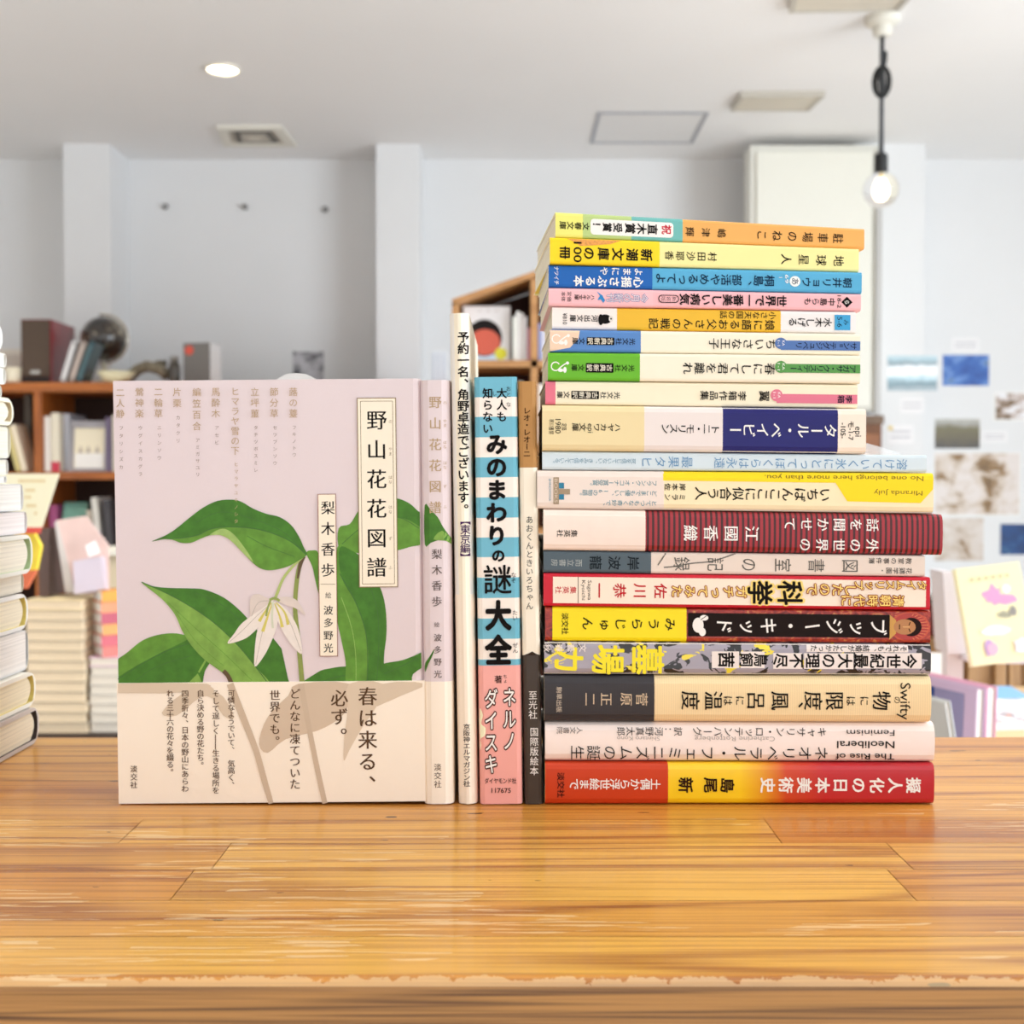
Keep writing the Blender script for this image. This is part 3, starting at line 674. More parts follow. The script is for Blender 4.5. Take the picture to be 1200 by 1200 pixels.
def n19(c, b, A, B, s):
    V(b, A, B, s, '土偶から浮世絵まで', 774, 667, .5, 14, 'B', WHT, 12.5); Hd(b, A, B, s, '淡交社', 657, .78, .18, 9, 'B', INK)
    V(c, A, B, s, '擬人化の日本美術史', 1081, 889, .48, 19, 'H', WHT, 18); bk = ink((50, 26, 12))
    V(c, A, B, s, '島尾', 862, 823, .48, 19, 'H', bk, 17); V(c, A, B, s, '新', 813, 794, .48, 19, 'H', bk, 18)
pile_book(18, [(1095, sunset())], 'red and yellow book with white title, at the bottom of the pile on the counter', n19, r=.003, hard=True, bulge=.0006, page=PAGEW,
          band=(639, 783), bandmats=[(783, gloss((206, 62, 22)))])
# ribbons of two piled books
def ribbon(root, pts, m, name='bookmark_ribbon'):
    mb = MB(); mb.tube(pts, .0008, m, 6); mb.build(name, root)

# ------------------------------------------------------------------ standing books, spines to the camera
def stand_book(pxl0, pxl1, pxr0, pxr1, top, bot, D, label, segs, prints, hard=False, r=.0015, bulge=0, page=None, band=None, bandmats=None, gap=0):
    """(left x top, left x bottom, right x top, right x bottom), heights; a over the thickness, b up the height; leans a little"""
    o = P(pxl1, bot, YB); o.z = ZC+.0003
    n = Vector((0, 1, 0)); tl = PL(pxl0, top, o, n); br = PL(pxr1, bot, o, n)
    H = (tl-o).length; lean = math.atan2(tl.x-o.x, tl.z-o.z); T = br.x-o.x
    root = thing('book', label, 'book', (o.x, o.y, o.z), (0, lean, 0), 'books standing on the counter')
    ex = Vector((math.cos(lean), 0, -math.sin(lean))); ez = Vector((math.sin(lean), 0, math.cos(lean)))
    # a lifted corner rests on the counter: raise so that the lowest corner touches
    if lean > 0: root.location.z += T*math.sin(lean)
    o = root.location.copy()
    def AB(px, py):
        q = PL(px, py, o, n)-o; return (q.dot(ex), q.dot(ez))
    S3 = lambda b, d, t: (t, d, b)
    S = lambda a, b, lift: (a, yfront(min(max(a, 0), T), T, r, bulge)-lift, b)
    c = .0022 if hard else .00035
    out, inn = profile(T, D, r, bulge, 0, c)
    bb = lambda py: AB(pxl1, py)[1]
    cuts = [0] + [bb(q[0]) for q in segs[:-1]] + [H]
    cm = MB(); wrap(cm, S3, out, inn, cuts, [q[1] for q in segs], paper((240, 234, 226)))
    e = .003 if hard else .0008; pg = MB()
    pg.box((c, r+bulge+.0006, e), (T-c, D-e, H-e), page or PAGE); pg.build('page_block', root)
    Pc = Print(cm, S, lambda a, b, l: (a, -l, b), (0, tsamp(T, r))); Pb = Pc; bm = None
    if band:
        bo, bi = profile(T, D*.95, r, bulge, .0001, .0001); bm = MB()
        bc = [max(bb(band[0]), .0002)] + [bb(q[0]) for q in bandmats[:-1]] + [bb(band[1])]
        wrap(bm, S3, bo, bi, bc, [q[1] for q in bandmats], bandmats[0][1]); Pb = Print(bm, lambda a, b, lift: (a, yfront(min(max(a, 0), T), T, r, bulge)-lift-.0001, b), lambda a, b, l: (a, -l-.0001, b), (0, tsamp(T, r)))
    prints(Pc, Pb, AB, T/(pxr1-pxl1))
    cm.build('cover', root)
    if bm: bm.build('paper_band', root)
    return root
def W(p, AB, s, t, x, y0, y1, z, wt, m, al=None, jig=0):
    p.vt(t, AB(x, y0), AB(x, y1), (al or z)*s, z*s, wt, m, (0, 1), jig)
def L(p, AB, s, t, x0, x1, y, h, wt, m): p.ht(t, AB(x0, y), AB(x1, y), h*s, wt, m)
GOLD = mat((186, 156, 118), .45, metal=.2)
GREENS = dict(d=(68, 120, 38), m=(98, 146, 52), l=(128, 168, 74), p=(160, 188, 106))
def green(k): return mat(GREENS[k], .5, mottle=.2, mscale=160, spec=.3)
MAUVE = mat((228, 211, 212), .6, spec=.3, mottle=.006, mscale=900); BAND = mat((254, 240, 222), .55, spec=.3)
def s1(c, b, AB, s):
    g = smooth_loop([AB(x, y) for x, y in ((497.6, 592), (505, 598), (513, 606), (519, 617), (528, 630), (532, 634), (531, 640), (523, 633), (514, 633), (505, 636), (497.6, 638))], 3)
    c.poly(g, green('d')); c.poly(smooth_loop([AB(x, y) for x, y in ((508, 632), (518, 622), (530, 633), (531, 640), (523, 634))], 3), green('l'))
    c.poly(smooth_loop([AB(x, y) for x, y in ((498, 778), (503, 770), (509, 760.5), (507, 768), (502, 778), (498, 788))], 3), green('d'))
    W(c, AB, s, '野山花花図譜', 510, 459, 607, 15, 'M', GOLD)
    for t, y in (('の', 472), ('やま', 496), ('はな', 521), ('はな', 545), ('ず', 570), ('ふ', 594)): W(c, AB, s, t, 521.5, y-2.6*len(t), y+2.6*len(t), 4.5, 'R', GOLD)
    gy = ink((110, 96, 92)); W(c, AB, s, '梨木香歩', 512, 640, 714, 12.5, 'M', gy); W(c, AB, s, '絵', 512, 728, 736, 6.5, 'R', gy); W(c, AB, s, '波多野光', 513, 740, 797, 9.5, 'M', gy)
    W(b, AB, s, '淡交社', 513, 894, 924, 9, 'M', ink((110, 90, 74)))
stand_book(491.5, 497, 526.5, 532, 445.5, 943, .148, 'pale pink spine with gold title, beside the open leaf drawing cover', [(442, MAUVE)], s1, hard=True, r=.004, bulge=.0005,
           band=(942.5, 799), bandmats=[(799, BAND)])
def s2(c, b, AB, s):
    W(c, AB, s, '予約一名、角野卓造でございます。', 543, 388.5, 603, 14, 'H', INK, 13.5); W(c, AB, s, '【東京編】', 545.3, 604, 659, 12.5, 'B', ink((70, 34, 84)), 12)
    W(b, AB, s, '京阪神エルマガジン社', 547, 848, 922, 8.5, 'B', ink((60, 50, 44)), 7.5)
    b.line([AB(536.6, 745), AB(537.6, 920)], 2.2*s, mat((160, 84, 60), .5, mottle=.4, mscale=150))
stand_book(526.6, 537.2, 552, 560, 367, 943.5, .15, 'tallest standing book, a cream spine with black title', [(360, mat((252, 240, 216), .5, .2))], s2, r=.004, bulge=.0015,
           band=(942.5, 697), bandmats=[(697, mat((254, 238, 218), .5, .2))])
def s3(c, b, AB, s):
    W(c, AB, s, '大人も', 588, 454, 495, 12.5, 'H', INK); W(c, AB, s, '知らない', 571.5, 454, 509, 12.5, 'H', INK)
    W(c, AB, s, 'おと', 596, 452, 466, 6, 'R', INK); W(c, AB, s, 'な', 596, 470, 478, 6, 'R', INK); W(c, AB, s, 'し', 579.5, 457, 465, 6, 'R', INK)
    W(c, AB, s, 'みのまわり', 582, 507, 641, 25, 'X', INK, 25); W(c, AB, s, 'の', 584, 641, 661, 16, 'X', INK, 16)
    W(c, AB, s, '謎', 583, 661, 697, 34, 'B', INK, 36); W(c, AB, s, '大全', 584, 701, 782, 31, 'X', INK, 36)
    for t, x, y in (('なぞ', 602, 677), ('たい', 603.5, 721), ('ぜん', 604, 759)): W(c, AB, s, t, x, y-6.5, y+6.5, 6.5, 'R', INK)
    b.poly(smooth_loop([AB(x, y) for x, y in ((561.5, 832), (566, 838), (564, 848), (569, 853), (568, 862), (563, 866), (564, 874), (561.8, 878))], 3), paper((254, 250, 214)))
    W(b, AB, s, '著', 584, 790.5, 801.5, 9.5, 'B', ink((60, 30, 24))); W(b, AB, s, 'ちょ', 592, 790, 801, 5, 'R', INK)
    for t, x, y0, y1 in (('ネルノ', 597, 804, 881), ('ダイスキ', 575.5, 806, 908)):
        W(b, AB, s, t, x, y0, y1, 16, 'O', ink((66, 30, 26)), 24); W(b, AB, s, t, x, y0, y1, 16, 'B', WHT, 24)
    L(b, AB, s, 'ダイヤモンド社', 568, 605, 915, 7, 'B', ink((60, 26, 22))); L(b, AB, s, '117675', 576, 598.5, 926, 8, 'B', ink((60, 26, 22)))
bl, wh = mat((104, 180, 202), .4, .4), mat((252, 238, 226), .4, .4)
ys = [773, 749, 725, 701, 677, 653, 630, 607, 583, 559.5, 536, 512.5, 488.5, 465.5]
stand_book(555.5, 562.5, 603, 612.5, 442, 944, .13, 'standing book striped blue and white with bold black title and pink foot', [(780, mat((246, 172, 162), .4, .4)), (773, bl)] + [(y, wh if k % 2 == 0 else bl) for k, y in enumerate(ys[1:])] + [(440, bl)], s3, r=.0025,
           band=(943, 780), bandmats=[(780, mat((248, 172, 162), .4, .4))], page=PAGE)
def s4(c, b, AB, s):
    hill = [AB(x, y) for x, y in ((615.2, 944), (612.9, 768), (615, 765.5), (619, 765), (622, 764), (626, 768.5), (631.2, 769), (633, 774), (636, 944))]
    W(c, AB, s, 'レオ・レオーニ', 617.5, 477, 536, 9, 'B', ink((58, 36, 20)), 8.5); W(c, AB, s, 'あおくんときいろちゃん', 620.5, 604, 715, 9, 'R', INK, 9.5, .05)
    W(c, AB, s, '至光社', 624.5, 809, 843, 10.5, 'R', WHT, 11); W(c, AB, s, '国際版絵本', 626, 852, 909, 10.5, 'R', WHT, 11)
    a, b_ = AB(613, 768), AB(632.5, 768)
    c.poly([(a[0], a[1]), (a[0]+(b_[0]-a[0])*.3, a[1]+2*s), (a[0]+(b_[0]-a[0])*.55, a[1]+4.5*s), (a[0]+(b_[0]-a[0])*.8, a[1]+1.5*s), (b_[0], a[1])], ink((58, 44, 34)))
stand_book(607, 615, 627.5, 636, 447, 944.5, .2, 'slim standing picture book, brown above, cream and dark below, touching the pile', [(768, mat((58, 44, 34), .5, .1)), (548, paper((250, 238, 218))), (440, mat((186, 134, 72), .6))], s4, hard=True, r=.002)

# ------------------------------------------------------------------ the book facing the camera
def face_book():
    o = P(141, 942, YB+.001); o.z = ZC+.0003; n = Vector((0, 1, 0))
    tl = PL(129.5, 446.5, o, n); br = PL(495.5, 939.5, o, n)
    lean = -.0085; H = .2105; Wd = (br.x-o.x); D = .019
    root = thing('book', 'pink book standing face out with a green leaf and white flower drawing', 'book', o, (0, lean, 0), 'books standing on the counter')
    ex = Vector((math.cos(lean), 0, -math.sin(lean))); ez = Vector((math.sin(lean), 0, math.cos(lean)))
    def AB(px, py):
        q = PL(px, py, o, n)-o; return (q.dot(ex), q.dot(ez))
    H = AB(132, 446.5)[1]; Wd = AB(495, 700)[0]; s = Wd/355
    cm = MB(); cv = paper((242, 226, 222)); c = .0022
    # hard cover: front board, spine at the right, back board
    prof = [(0, 0), (Wd-.0035, 0), (Wd-.0012, .0006), (Wd, .003), (Wd, D-.003), (Wd-.0012, D-.0006), (Wd-.0035, D), (0, D)]
    inn = [(0, c), (Wd-.004, c), (Wd-.0035, c+.0002), (Wd-.003, .0045), (Wd-.003, D-.0045), (Wd-.0035, D-c-.0002), (Wd-.004, D-c), (0, D-c)]
    k = len(prof); vs = []
    for z in (0, H): vs += [(x, y, z) for x, y in prof] + [(x, y, z) for x, y in inn]
    fs = [(i, i+1, 2*k+i+1, 2*k+i) for i in range(k-1)] + [(k+i+1, k+i, 3*k+i, 3*k+i+1) for i in range(k-1)]
    fs += [(i+1, i, k+i, k+i+1) for i in range(k-1)] + [(2*k+i, 2*k+i+1, 3*k+i+1, 3*k+i) for i in range(k-1)] + [(0, 2*k, 3*k, k), (k-1, 2*k-1, 4*k-1, 3*k-1)]
    cm.add(vs, fs, MAUVE)
    pg = MB(); pg.box((.004, c+.0002, .003), (Wd-.0045, D-c-.0002, H-.003), PAGEW); pg.build('page_block', root)
    p = Print(cm, lambda a, b, l: (a, -l, b), None, (0, [.0002, Wd-.0008])); bm = MB()
    hb = AB(300, 799)[1]; t = .0006
    bm.box((-t, -t, .0002), (Wd+t, 0, hb), BAND); bm.box((Wd, 0, .0002), (Wd+t, D, hb), BAND); bm.box((-t, 0, .0002), (0, D, hb), BAND) if False else None
    q = Print(bm, lambda a, b, l: (a, -t-l, b), None, (0, [.0001, Wd-.0004]))
    def pp(pts, m, n_=4, P_=p): P_.poly(smooth_loop([AB(x, y) for x, y in pts], n_) if n_ else [AB(x, y) for x, y in pts], m)
    def ln(pts, wd, m, P_=p): P_.line(smooth_loop([AB(x, y) for x, y in pts], 4, False), [x*s for x in wd] if isinstance(wd, (list, tuple)) else wd*s, m)
    vein = mat((58, 104, 36), .5); vl = mat((150, 188, 92), .5)
    # right leaf behind the title box
    pp([(397, 619), (410, 614), (419, 600), (428, 590), (445, 585), (465, 584), (480, 590), (490, 599), (499, 604), (499, 634), (480, 641), (465, 645), (440, 648), (418, 648), (398, 643)], green('m'))
    pp([(420, 598), (428, 590), (445, 585), (465, 584), (480, 590), (490, 599), (499, 605), (499, 620), (480, 610), (465, 606), (445, 605), (430, 608)], green('d'), 4); ln([(398, 640), (430, 614), (465, 606), (491, 619)], .8, vein)
    # bottom right leaf
    pp([(358, 806), (372, 788), (388, 783), (406, 781), (430, 784), (452, 777), (470, 774), (484, 769), (499, 763.5), (499, 778), (484, 790), (470, 806)], green('d'))
    ln([(358, 806), (400, 792), (440, 793), (490, 771)], .8, vein)
    # big hanging leaf right of the author box
    pp([(395, 642), (412, 645), (425, 655), (438, 675), (447, 692), (452, 714), (453, 742), (450, 770), (449, 806), (430, 806), (407, 806), (405, 775), (399, 745), (395, 720)], green('m'))
    pp([(398, 642), (412, 645), (425, 655), (438, 675), (447, 692), (452, 714), (453, 742), (450, 770), (449, 806), (430, 806), (432, 772), (428, 738), (416, 705), (400, 676)], green('d'))
    ln([(398, 672), (416, 704), (428, 738), (431, 770), (430, 806)], 1.0, vein); ln([(400, 700), (412, 735), (417, 770), (417, 806)], .6, vl); ln([(420, 660), (440, 705), (444, 750), (441, 806)], .6, vein)
    pp([(359, 648), (366, 645), (373, 648), (374, 672), (374.5, 697), (370, 682), (366, 664)], green('m'))
    # bottom left leaf
    pp([(133, 779), (150, 764), (168, 750), (190, 743), (212, 743), (224, 752), (235, 766), (242, 775), (236, 790), (228, 806), (133, 806)], green('d'))
    pp([(133, 779), (150, 764), (168, 750), (190, 743), (212, 743), (220, 749), (190, 764), (160, 780), (133, 795)], green('m')); ln([(138, 796), (165, 779), (195, 763), (222, 754)], .9, vein); ln([(150, 806), (180, 783), (225, 768)], .6, vein)
    pp([(228, 795), (240, 775), (243, 773), (247, 775), (240, 787), (236, 806)], green('d')); ln([(233, 788), (241, 774)], 2.2, green('l')); pp([(215, 806), (232, 789), (240, 806)], green('l'), 0)
    # middle left leaf
    pp([(166, 682), (180, 687), (200, 689), (225, 689.5), (240, 691), (262, 700), (282, 716), (297, 733), (312, 752), (328, 775), (340, 806), (318, 806), (298, 780), (275, 752), (245, 725), (205, 700)], green('d'))
    pp([(166, 682), (205, 700), (245, 725), (275, 752), (298, 779), (319, 806), (285, 806), (262, 789), (240, 773), (225, 757), (214, 740), (205, 720), (190, 702)], green('l'))
    ln([(166, 682), (205, 700), (245, 725), (275, 752), (298, 779), (318, 806)], 1.1, vein); ln([(196, 705), (228, 735), (262, 765), (295, 797)], .6, green('m')); ln([(205, 715), (230, 752), (262, 780)], .5, green('m')); ln([(230, 695), (265, 712), (300, 748)], .6, vein)
    pp([(298, 779), (318, 745), (330, 760), (340, 806)], green('d'), 0)
    # stems and upper left leaf
    br_ = mat((92, 70, 40), .5); ol = mat((138, 150, 72), .5, mottle=.1, mscale=200)
    ln([(262, 786), (268, 793), (273, 806)], [5, 5, 6], br_); ln([(355, 651), (350, 668), (347, 690), (346, 715), (349, 745), (352, 775), (354.5, 806)], [4.5, 5, 5, 5.2, 5.5, 5.5, 6], ol); ln([(356, 652), (352, 662), (349, 678)], [4.5, 4.2, 2], br_)
    ln([(357, 651), (343, 664), (332, 678), (325, 695), (322, 703)], [2, 3, 3.2, 3.4, 3.4], mat((176, 190, 110), .5))
    A_ = [(178, 634.5), (193, 628), (206, 620), (222, 607), (238, 595), (255, 587), (272, 585.5), (283, 588), (297, 596), (312, 602), (328, 606), (341, 615), (350, 628), (356, 641), (359.5, 650), (350, 657), (337, 664), (320, 668), (308, 667), (298, 661), (285, 648), (270, 633), (258, 627), (246, 627.5), (236, 631), (224, 636), (212, 636), (202, 632.5), (190, 632)]
    pp(A_, green('m')); pp([(178, 634.5), (193, 628), (206, 620), (222, 607), (238, 595), (255, 587), (272, 585.5), (283, 588), (297, 596), (312, 602), (328, 606), (341, 615), (350, 628), (356, 641), (359.5, 650), (340, 634), (312, 622), (285, 618), (262, 618), (246, 621), (232, 627), (212, 630.5), (196, 631)], green('d'))
    pp([(246, 627), (258, 620), (267, 621), (276, 628), (284, 638), (291, 648), (297, 659), (285, 648), (270, 633), (258, 627)], green('p')); ln([(196, 631), (212, 630.5), (232, 627), (246, 620), (262, 617.5), (285, 618), (312, 622.5), (340, 634), (359, 650)], 1.1, vein)
    ln([(230, 612), (258, 600), (290, 606), (330, 622), (355, 645)], .6, vein); ln([(290, 628), (312, 640), (345, 652)], .6, vein)
    # flower
    pw_ = mat((238, 226, 216), .55, mottle=.03, mscale=300); ps = mat((222, 206, 196), .55, mottle=.04, mscale=300); ped = mat((176, 164, 150), .6)
    pp([(322, 704), (312, 700), (303, 696), (296, 698), (293, 706), (294, 726), (303, 716), (314, 709)], ps)
    pp([(320, 704), (309, 712), (297, 720), (283, 731), (275, 742), (267, 754), (286, 749), (297, 741), (306, 731), (314, 720)], pw_)
    pp([(322, 702), (335, 699), (346, 702), (353, 710), (358, 721), (347, 713), (335, 709)], ps)
    pp([(321, 705), (334, 712), (344, 725), (351, 742), (354, 766), (343, 757), (334, 744), (326, 728)], pw_)
    pp([(318, 708), (309, 720), (302, 738), (299, 758), (298.8, 781), (310, 768), (318, 752), (324, 736), (327, 718), (324, 708)], pw_)
    for a in ([(320, 706), (305, 718), (285, 738), (268, 753)], [(319, 710), (309, 735), (300, 778)], [(323, 706), (338, 725), (353, 763)], [(318, 704), (303, 706), (295, 722)]): ln(a, .5, ped)
    ys_ = mat((214, 200, 96), .5); gs = mat((150, 164, 84), .5)
    for a in ([(318, 706), (310, 718), (304, 728)], [(319, 707), (314, 722), (308, 740)], [(322, 707), (328, 722), (331, 735)], [(324, 706), (334, 718), (338, 732)]): ln(a, [1.2, 2.2, 4], ys_)
    ln([(317, 704), (314, 712), (312, 722)], 2.2, gs); ln([(320, 705), (319, 724), (320, 736)], 2.4, mat((214, 216, 190), .5)); ln([(316, 703), (322, 701), (328, 704)], 3, gs)
    # title boxes
    gl = ink((150, 128, 96)); ivory = paper((250, 236, 214))
    a0, b1 = AB(418.3, 466.3); a1, b0 = AB(466.6, 688)
    p.rect(a0, b0, a1, b1, gl); p.rect(a0+1*s, b0+1*s, a1-1*s, b1-1*s, ivory); p.frame(a0+4*s, b0+4*s, a1-4*s, b1-4*s, .7*s, gl)
    W(p, AB, s, '野山花花図譜', 441.5, 475, 682, 24, 'M', INK)
    for tt, y in (('の', 494), ('やま', 529), ('はな', 562), ('はな', 597), ('ず', 631), ('ふ', 665)): W(p, AB, s, tt, 457.6, y-2.8*len(tt), y+2.8*len(tt), 4.6, 'R', gl)
    a0, b1 = AB(372.3, 578.8); a1, b0 = AB(396.2, 769)
    p.rect(a0, b0, a1, b1, ink((160, 110, 96))); p.rect(a0+.8*s, b0+.8*s, a1-.8*s, b1-.8*s, ivory)
    W(p, AB, s, '梨木香歩', 384.5, 583, 680, 16.5, 'M', INK); p.line([AB(376, 684.5), AB(393, 684.5)], .6*s, gl)
    W(p, AB, s, '絵', 385, 693, 702, 7.5, 'R', INK); W(p, AB, s, '波多野光', 385, 707.5, 766.5, 11.5, 'M', INK)
    # the flower names in columns
    for kan, kana, x, y0, y1, z1 in (('二人静', 'フタリシズカ', 141.3, 454, 491, 552), ('鶯神楽', 'ウグイスカグラ', 163.8, 453, 491, 560), ('二輪草', 'ニリンソウ', 186, 453, 491, 541), ('片栗', 'カタクリ', 208, 453, 479, 521), ('編笠百合', 'アミガサユリ', 231, 453, 506, 560),
                                    ('馬酔木', 'アセビ', 253.3, 453, 491, 523), ('ヒマラヤ雪の下', 'ヒマラヤユキノシタ', 276, 453, 534, 615), ('立坪菫', 'タチツボスミレ', 299, 453, 491, 555), ('節分草', 'セツブンソウ', 321.5, 453, 491, 547), ('蕗の薹', 'フキノトウ', 344, 453, 491, 537)):
        W(p, AB, s, kan, x, y0, y1, 10.5, 'R', GOLD); W(p, AB, s, kana, x+1.2, y1+6, z1, 5.2, 'R', GOLD if 'ユキ' in kana else ink((150, 130, 118)))
    # dull taupe shapes of the drawing beneath, inked onto the band
    gh = ink((220, 200, 176))
    pp([(304, 872), (309, 850), (320, 832), (338, 815), (350, 801), (411, 801), (408, 828), (396, 843), (372, 856), (335, 866), (314, 882)], ink((214, 192, 168)), 3, q)
    pp([(409, 801), (449, 801), (441, 828), (426, 850), (410, 878), (403, 891), (404, 862), (408, 830)], ink((222, 202, 178)), 3, q); pp([(449, 801), (499, 801), (470, 815), (452, 823), (440, 826)], gh, 3, q)
    pp([(132, 801), (243, 801), (228, 809), (200, 812), (160, 812), (132, 811)], gh, 3, q); pp([(215, 812), (246, 803), (252, 818), (236, 816), (208, 838), (190, 835)], gh, 3, q); pp([(248, 812), (262, 816), (275, 840), (262, 838)], gh, 3, q)
    ln([(270, 801), (285, 840), (300, 878), (309, 910), (318, 941)], [8, 8, 7, 7, 6], ink((208, 186, 162)), q); ln([(353, 801), (362, 850), (372, 900), (381, 941)], [7, 6, 6, 6], ink((208, 186, 162)), q)
    tb = ink((92, 66, 46)); 
    W(q, AB, s, '春は来る、', 431, 803, 930, 23, 'M', tb); W(q, AB, s, '必ず。', 398, 807, 872, 21, 'M', tb)
    W(q, AB, s, 'どんなに凍てついた', 346, 806, 925, 13, 'M', tb); W(q, AB, s, '世界でも。', 322.5, 808, 874, 13, 'M', tb)
    for tt, x, y1 in (('可憐なようでいて、　気高く、', 271.5, 923), ('そして逞しく――生きる場所を', 253.5, 930), ('自ら決める野の花たち。', 235.5, 900), ('四季折々、日本の野山にあらわ', 217.5, 928), ('れる三十六の花々を綴る。', 200, 908)): W(q, AB, s, tt, x, 808, y1, 8.8, 'M', tb)
    W(q, AB, s, '淡交社', 157.5, 896, 924, 8.5, 'M', tb)
    cm.build('cover', root); bm.build('paper_band', root)
face_book()
be = thing('bookend', 'white round topped bookend just peeking over the pink face out book', 'bookend', (P(351, 900, .66).x, .655, ZC))
hm = P(351, 438, .66).z-ZC; r_ = 22/1450*.66
MB().prism([(-r_*1.6, .004), (-r_*1.6, hm*.8), (-r_, hm*.985), (-r_*.55, hm*.997), (0, hm), (r_*.55, hm*.997), (r_, hm*.985), (r_*1.6, hm*.8), (r_*1.6, .004)], 0, .02, mat((248, 248, 246), .4)).build('upright', be)
MB().box((-.05, 0, 0), (.05, .085, .004), mat((240, 240, 240), .4)).build('base', be)

# ------------------------------------------------------------------ the pile at the left end of the counter
def hard_lying(name, label, loc, L_, D, T, cov, page, inn, group, hard=True, curve=True, yaw=0):
    """lies flat: ends face +x, rounded spine at the back (+y), fore-edge to the front"""
    root = thing('book', label, 'book', loc, (0, 0, yaw), group)
    c = .0025 if hard else .0005; r = min(T*.3, .006); bulge = .004 if curve else .0005
    out, inn_ = profile(T, D, r, bulge, 0, c)
    S3 = lambda a, d, t: (a, -d, t)
    cm = MB(); wrap(cm, S3, out, inn_, [-L_, 0], [cov], inn, cov); cm.build('cover', root)
    e = .0014 if hard else .0006; n = 8; pg = MB(); vs = []
    pf = [(D-e, c)] + [(c+.002+(bulge*1.6 if curve else 0)*((2*t/n-1)**2), c+(T-2*c)*t/n) for t in range(n+1)] + [(D-e, T-c)]
    for a in (-L_+e, -e): vs += [(a, -d, t) for d, t in pf]
    k = len(pf); fs = [(i, i+1, k+i+1, k+i) for i in range(k-1)] + [(k-1, 0, k, 2*k-1), tuple(range(k))[::-1], tuple(range(k, 2*k))]
    pg.add(vs, fs, page); pg.build('page_block', root, fix=True); return root
LEFT = [  # photo: right end x, bottom y, top y at the back corner; cover, page, lining, hard, words
    (46, 862, 824.5, (206, 196, 190), (252, 240, 214), (70, 60, 58), 1, 'thick hardback with a dark lining, lowest of the left pile'),
    (42, 822, 783.5, (248, 244, 232), (252, 238, 206), (240, 222, 130), 1, 'cream hardback with a yellow lining, second from the bottom of the left pile'),
    (33.5, 781.5, 736, (236, 234, 232), (252, 246, 240), (200, 204, 206), 0, 'thick softcover with ruled looking page edges in the left pile'),
    (33, 734, 693, (238, 236, 232), (250, 238, 212), (244, 226, 130), 1, 'white hardback with a yellow hinge in the middle of the left pile'),
    (28, 690, 670.5, (216, 208, 196), (242, 232, 214), (230, 220, 200), 0, 'slim beige softcover in the middle of the left pile'),
    (38.5, 668, 624.5, (240, 238, 228), (255, 246, 228), (196, 220, 170), 1, 'thick cream hardback with a greenish hinge in the left pile'),
    (32, 622.5, 598, (226, 222, 222), (255, 246, 244), (240, 236, 236), 0, 'white softcover above the thick cream hardback of the left pile'),
    (27.5, 596.5, 566, (220, 220, 222), (254, 250, 244), (240, 240, 240), 0, 'white softcover with grey cover edges at mid height of the left pile'),
    (8, 564.5, 556.5, (240, 238, 234), (255, 250, 244), (240, 238, 234), 0, 'thinnest white booklet in the left pile'),
    (10, 555.5, 537.5, (236, 230, 222), (255, 250, 236), (240, 236, 230), 0, 'slim white softcover above the thin booklet of the left pile'),
    (12.5, 536.5, 499.5, (226, 224, 214), (255, 250, 232), (240, 236, 220), 0, 'thick softcover with creamy pages in the upper left pile'),
    (16, 498, 466.5, (244, 240, 220), (255, 250, 230), (226, 208, 170), 1, 'ivory hardback with rounded spine in the upper left pile'),
    (2, 465, 451, (245, 243, 236), (255, 252, 244), (240, 238, 232), 0, 'slim white book under three upper books of the left pile'),
    (7, 449.5, 431, (247, 245, 238), (255, 252, 244), (240, 238, 232), 0, 'white book third from the top of the left pile'),
    (7.5, 430, 414, (246, 244, 236), (255, 252, 244), (240, 238, 232), 0, 'white book second from the top of the left pile'),
    (3, 413, 377.5, (248, 246, 240), (255, 252, 244), (240, 238, 232), 1, 'thick white hardback on top of the left pile')]
zb = ZC+.0004; Yc = .752
for k, (x, yb, yt, cv, pc, ic, hd, lab) in enumerate(LEFT):
    zt_ = P(x, yt, Yc).z
    hard_lying('book', lab, (P(x, yb, Yc).x, Yc, zb), .19 if hd else .182, .132 if hd else .128, zt_-zb-.0006, paper(cv), page_mat(pc, 1500), paper(ic), 'books piled at the left end of the counter', bool(hd), bool(hd))
    zb = zt_

# ================================================================== back of the shop, left
brown = wood_mat('shelf_wood', (192, 112, 46), (140, 74, 28), .45, False); brownv = wood_mat('shelf_upright_wood', (190, 110, 46), (138, 72, 28), .45, False, 2)
darkb = mat((64, 42, 32), .7)
YS = 5.55
def X(px, Y): return P(px, 560, Y).x
def Z(py, Y): return P(600, py, Y).z
bc = thing('bookcase', 'long brown wooden bookcase against the back wall on the left', 'bookcase', (X(250, YS), YS, 0))
ox = X(250, YS); xa, xb = X(-70, YS)-ox, X(528, YS)-ox; DB = .45
zt1, zt0 = Z(448, YS), Z(459, YS); zs1, zs0 = Z(553, YS), Z(562, YS)
MB().box((xa, 0, zt0), (xb, DB, zt1), brown).build('top_board', bc)
MB().box((xa, .02, zs0), (xb, DB, zs1), brown).build('shelf', bc)
zl1 = Z(662, YS); MB().box((xa, .02, zl1-.035), (xb, DB, zl1), brown).build('shelf', bc)
MB().box((xa, .02, .06), (xb, DB, .1), brown).build('shelf', bc)
for px in (-68, 44, 290, 526):
    x = X(px, YS)-ox; MB().box((x-.018, .01, 0), (x+.018, DB-.02, zt0), brownv).build('upright', bc)
MB().box((xa, DB-.02, 0), (xb, DB, zt0), darkb).build('back_panel', bc)
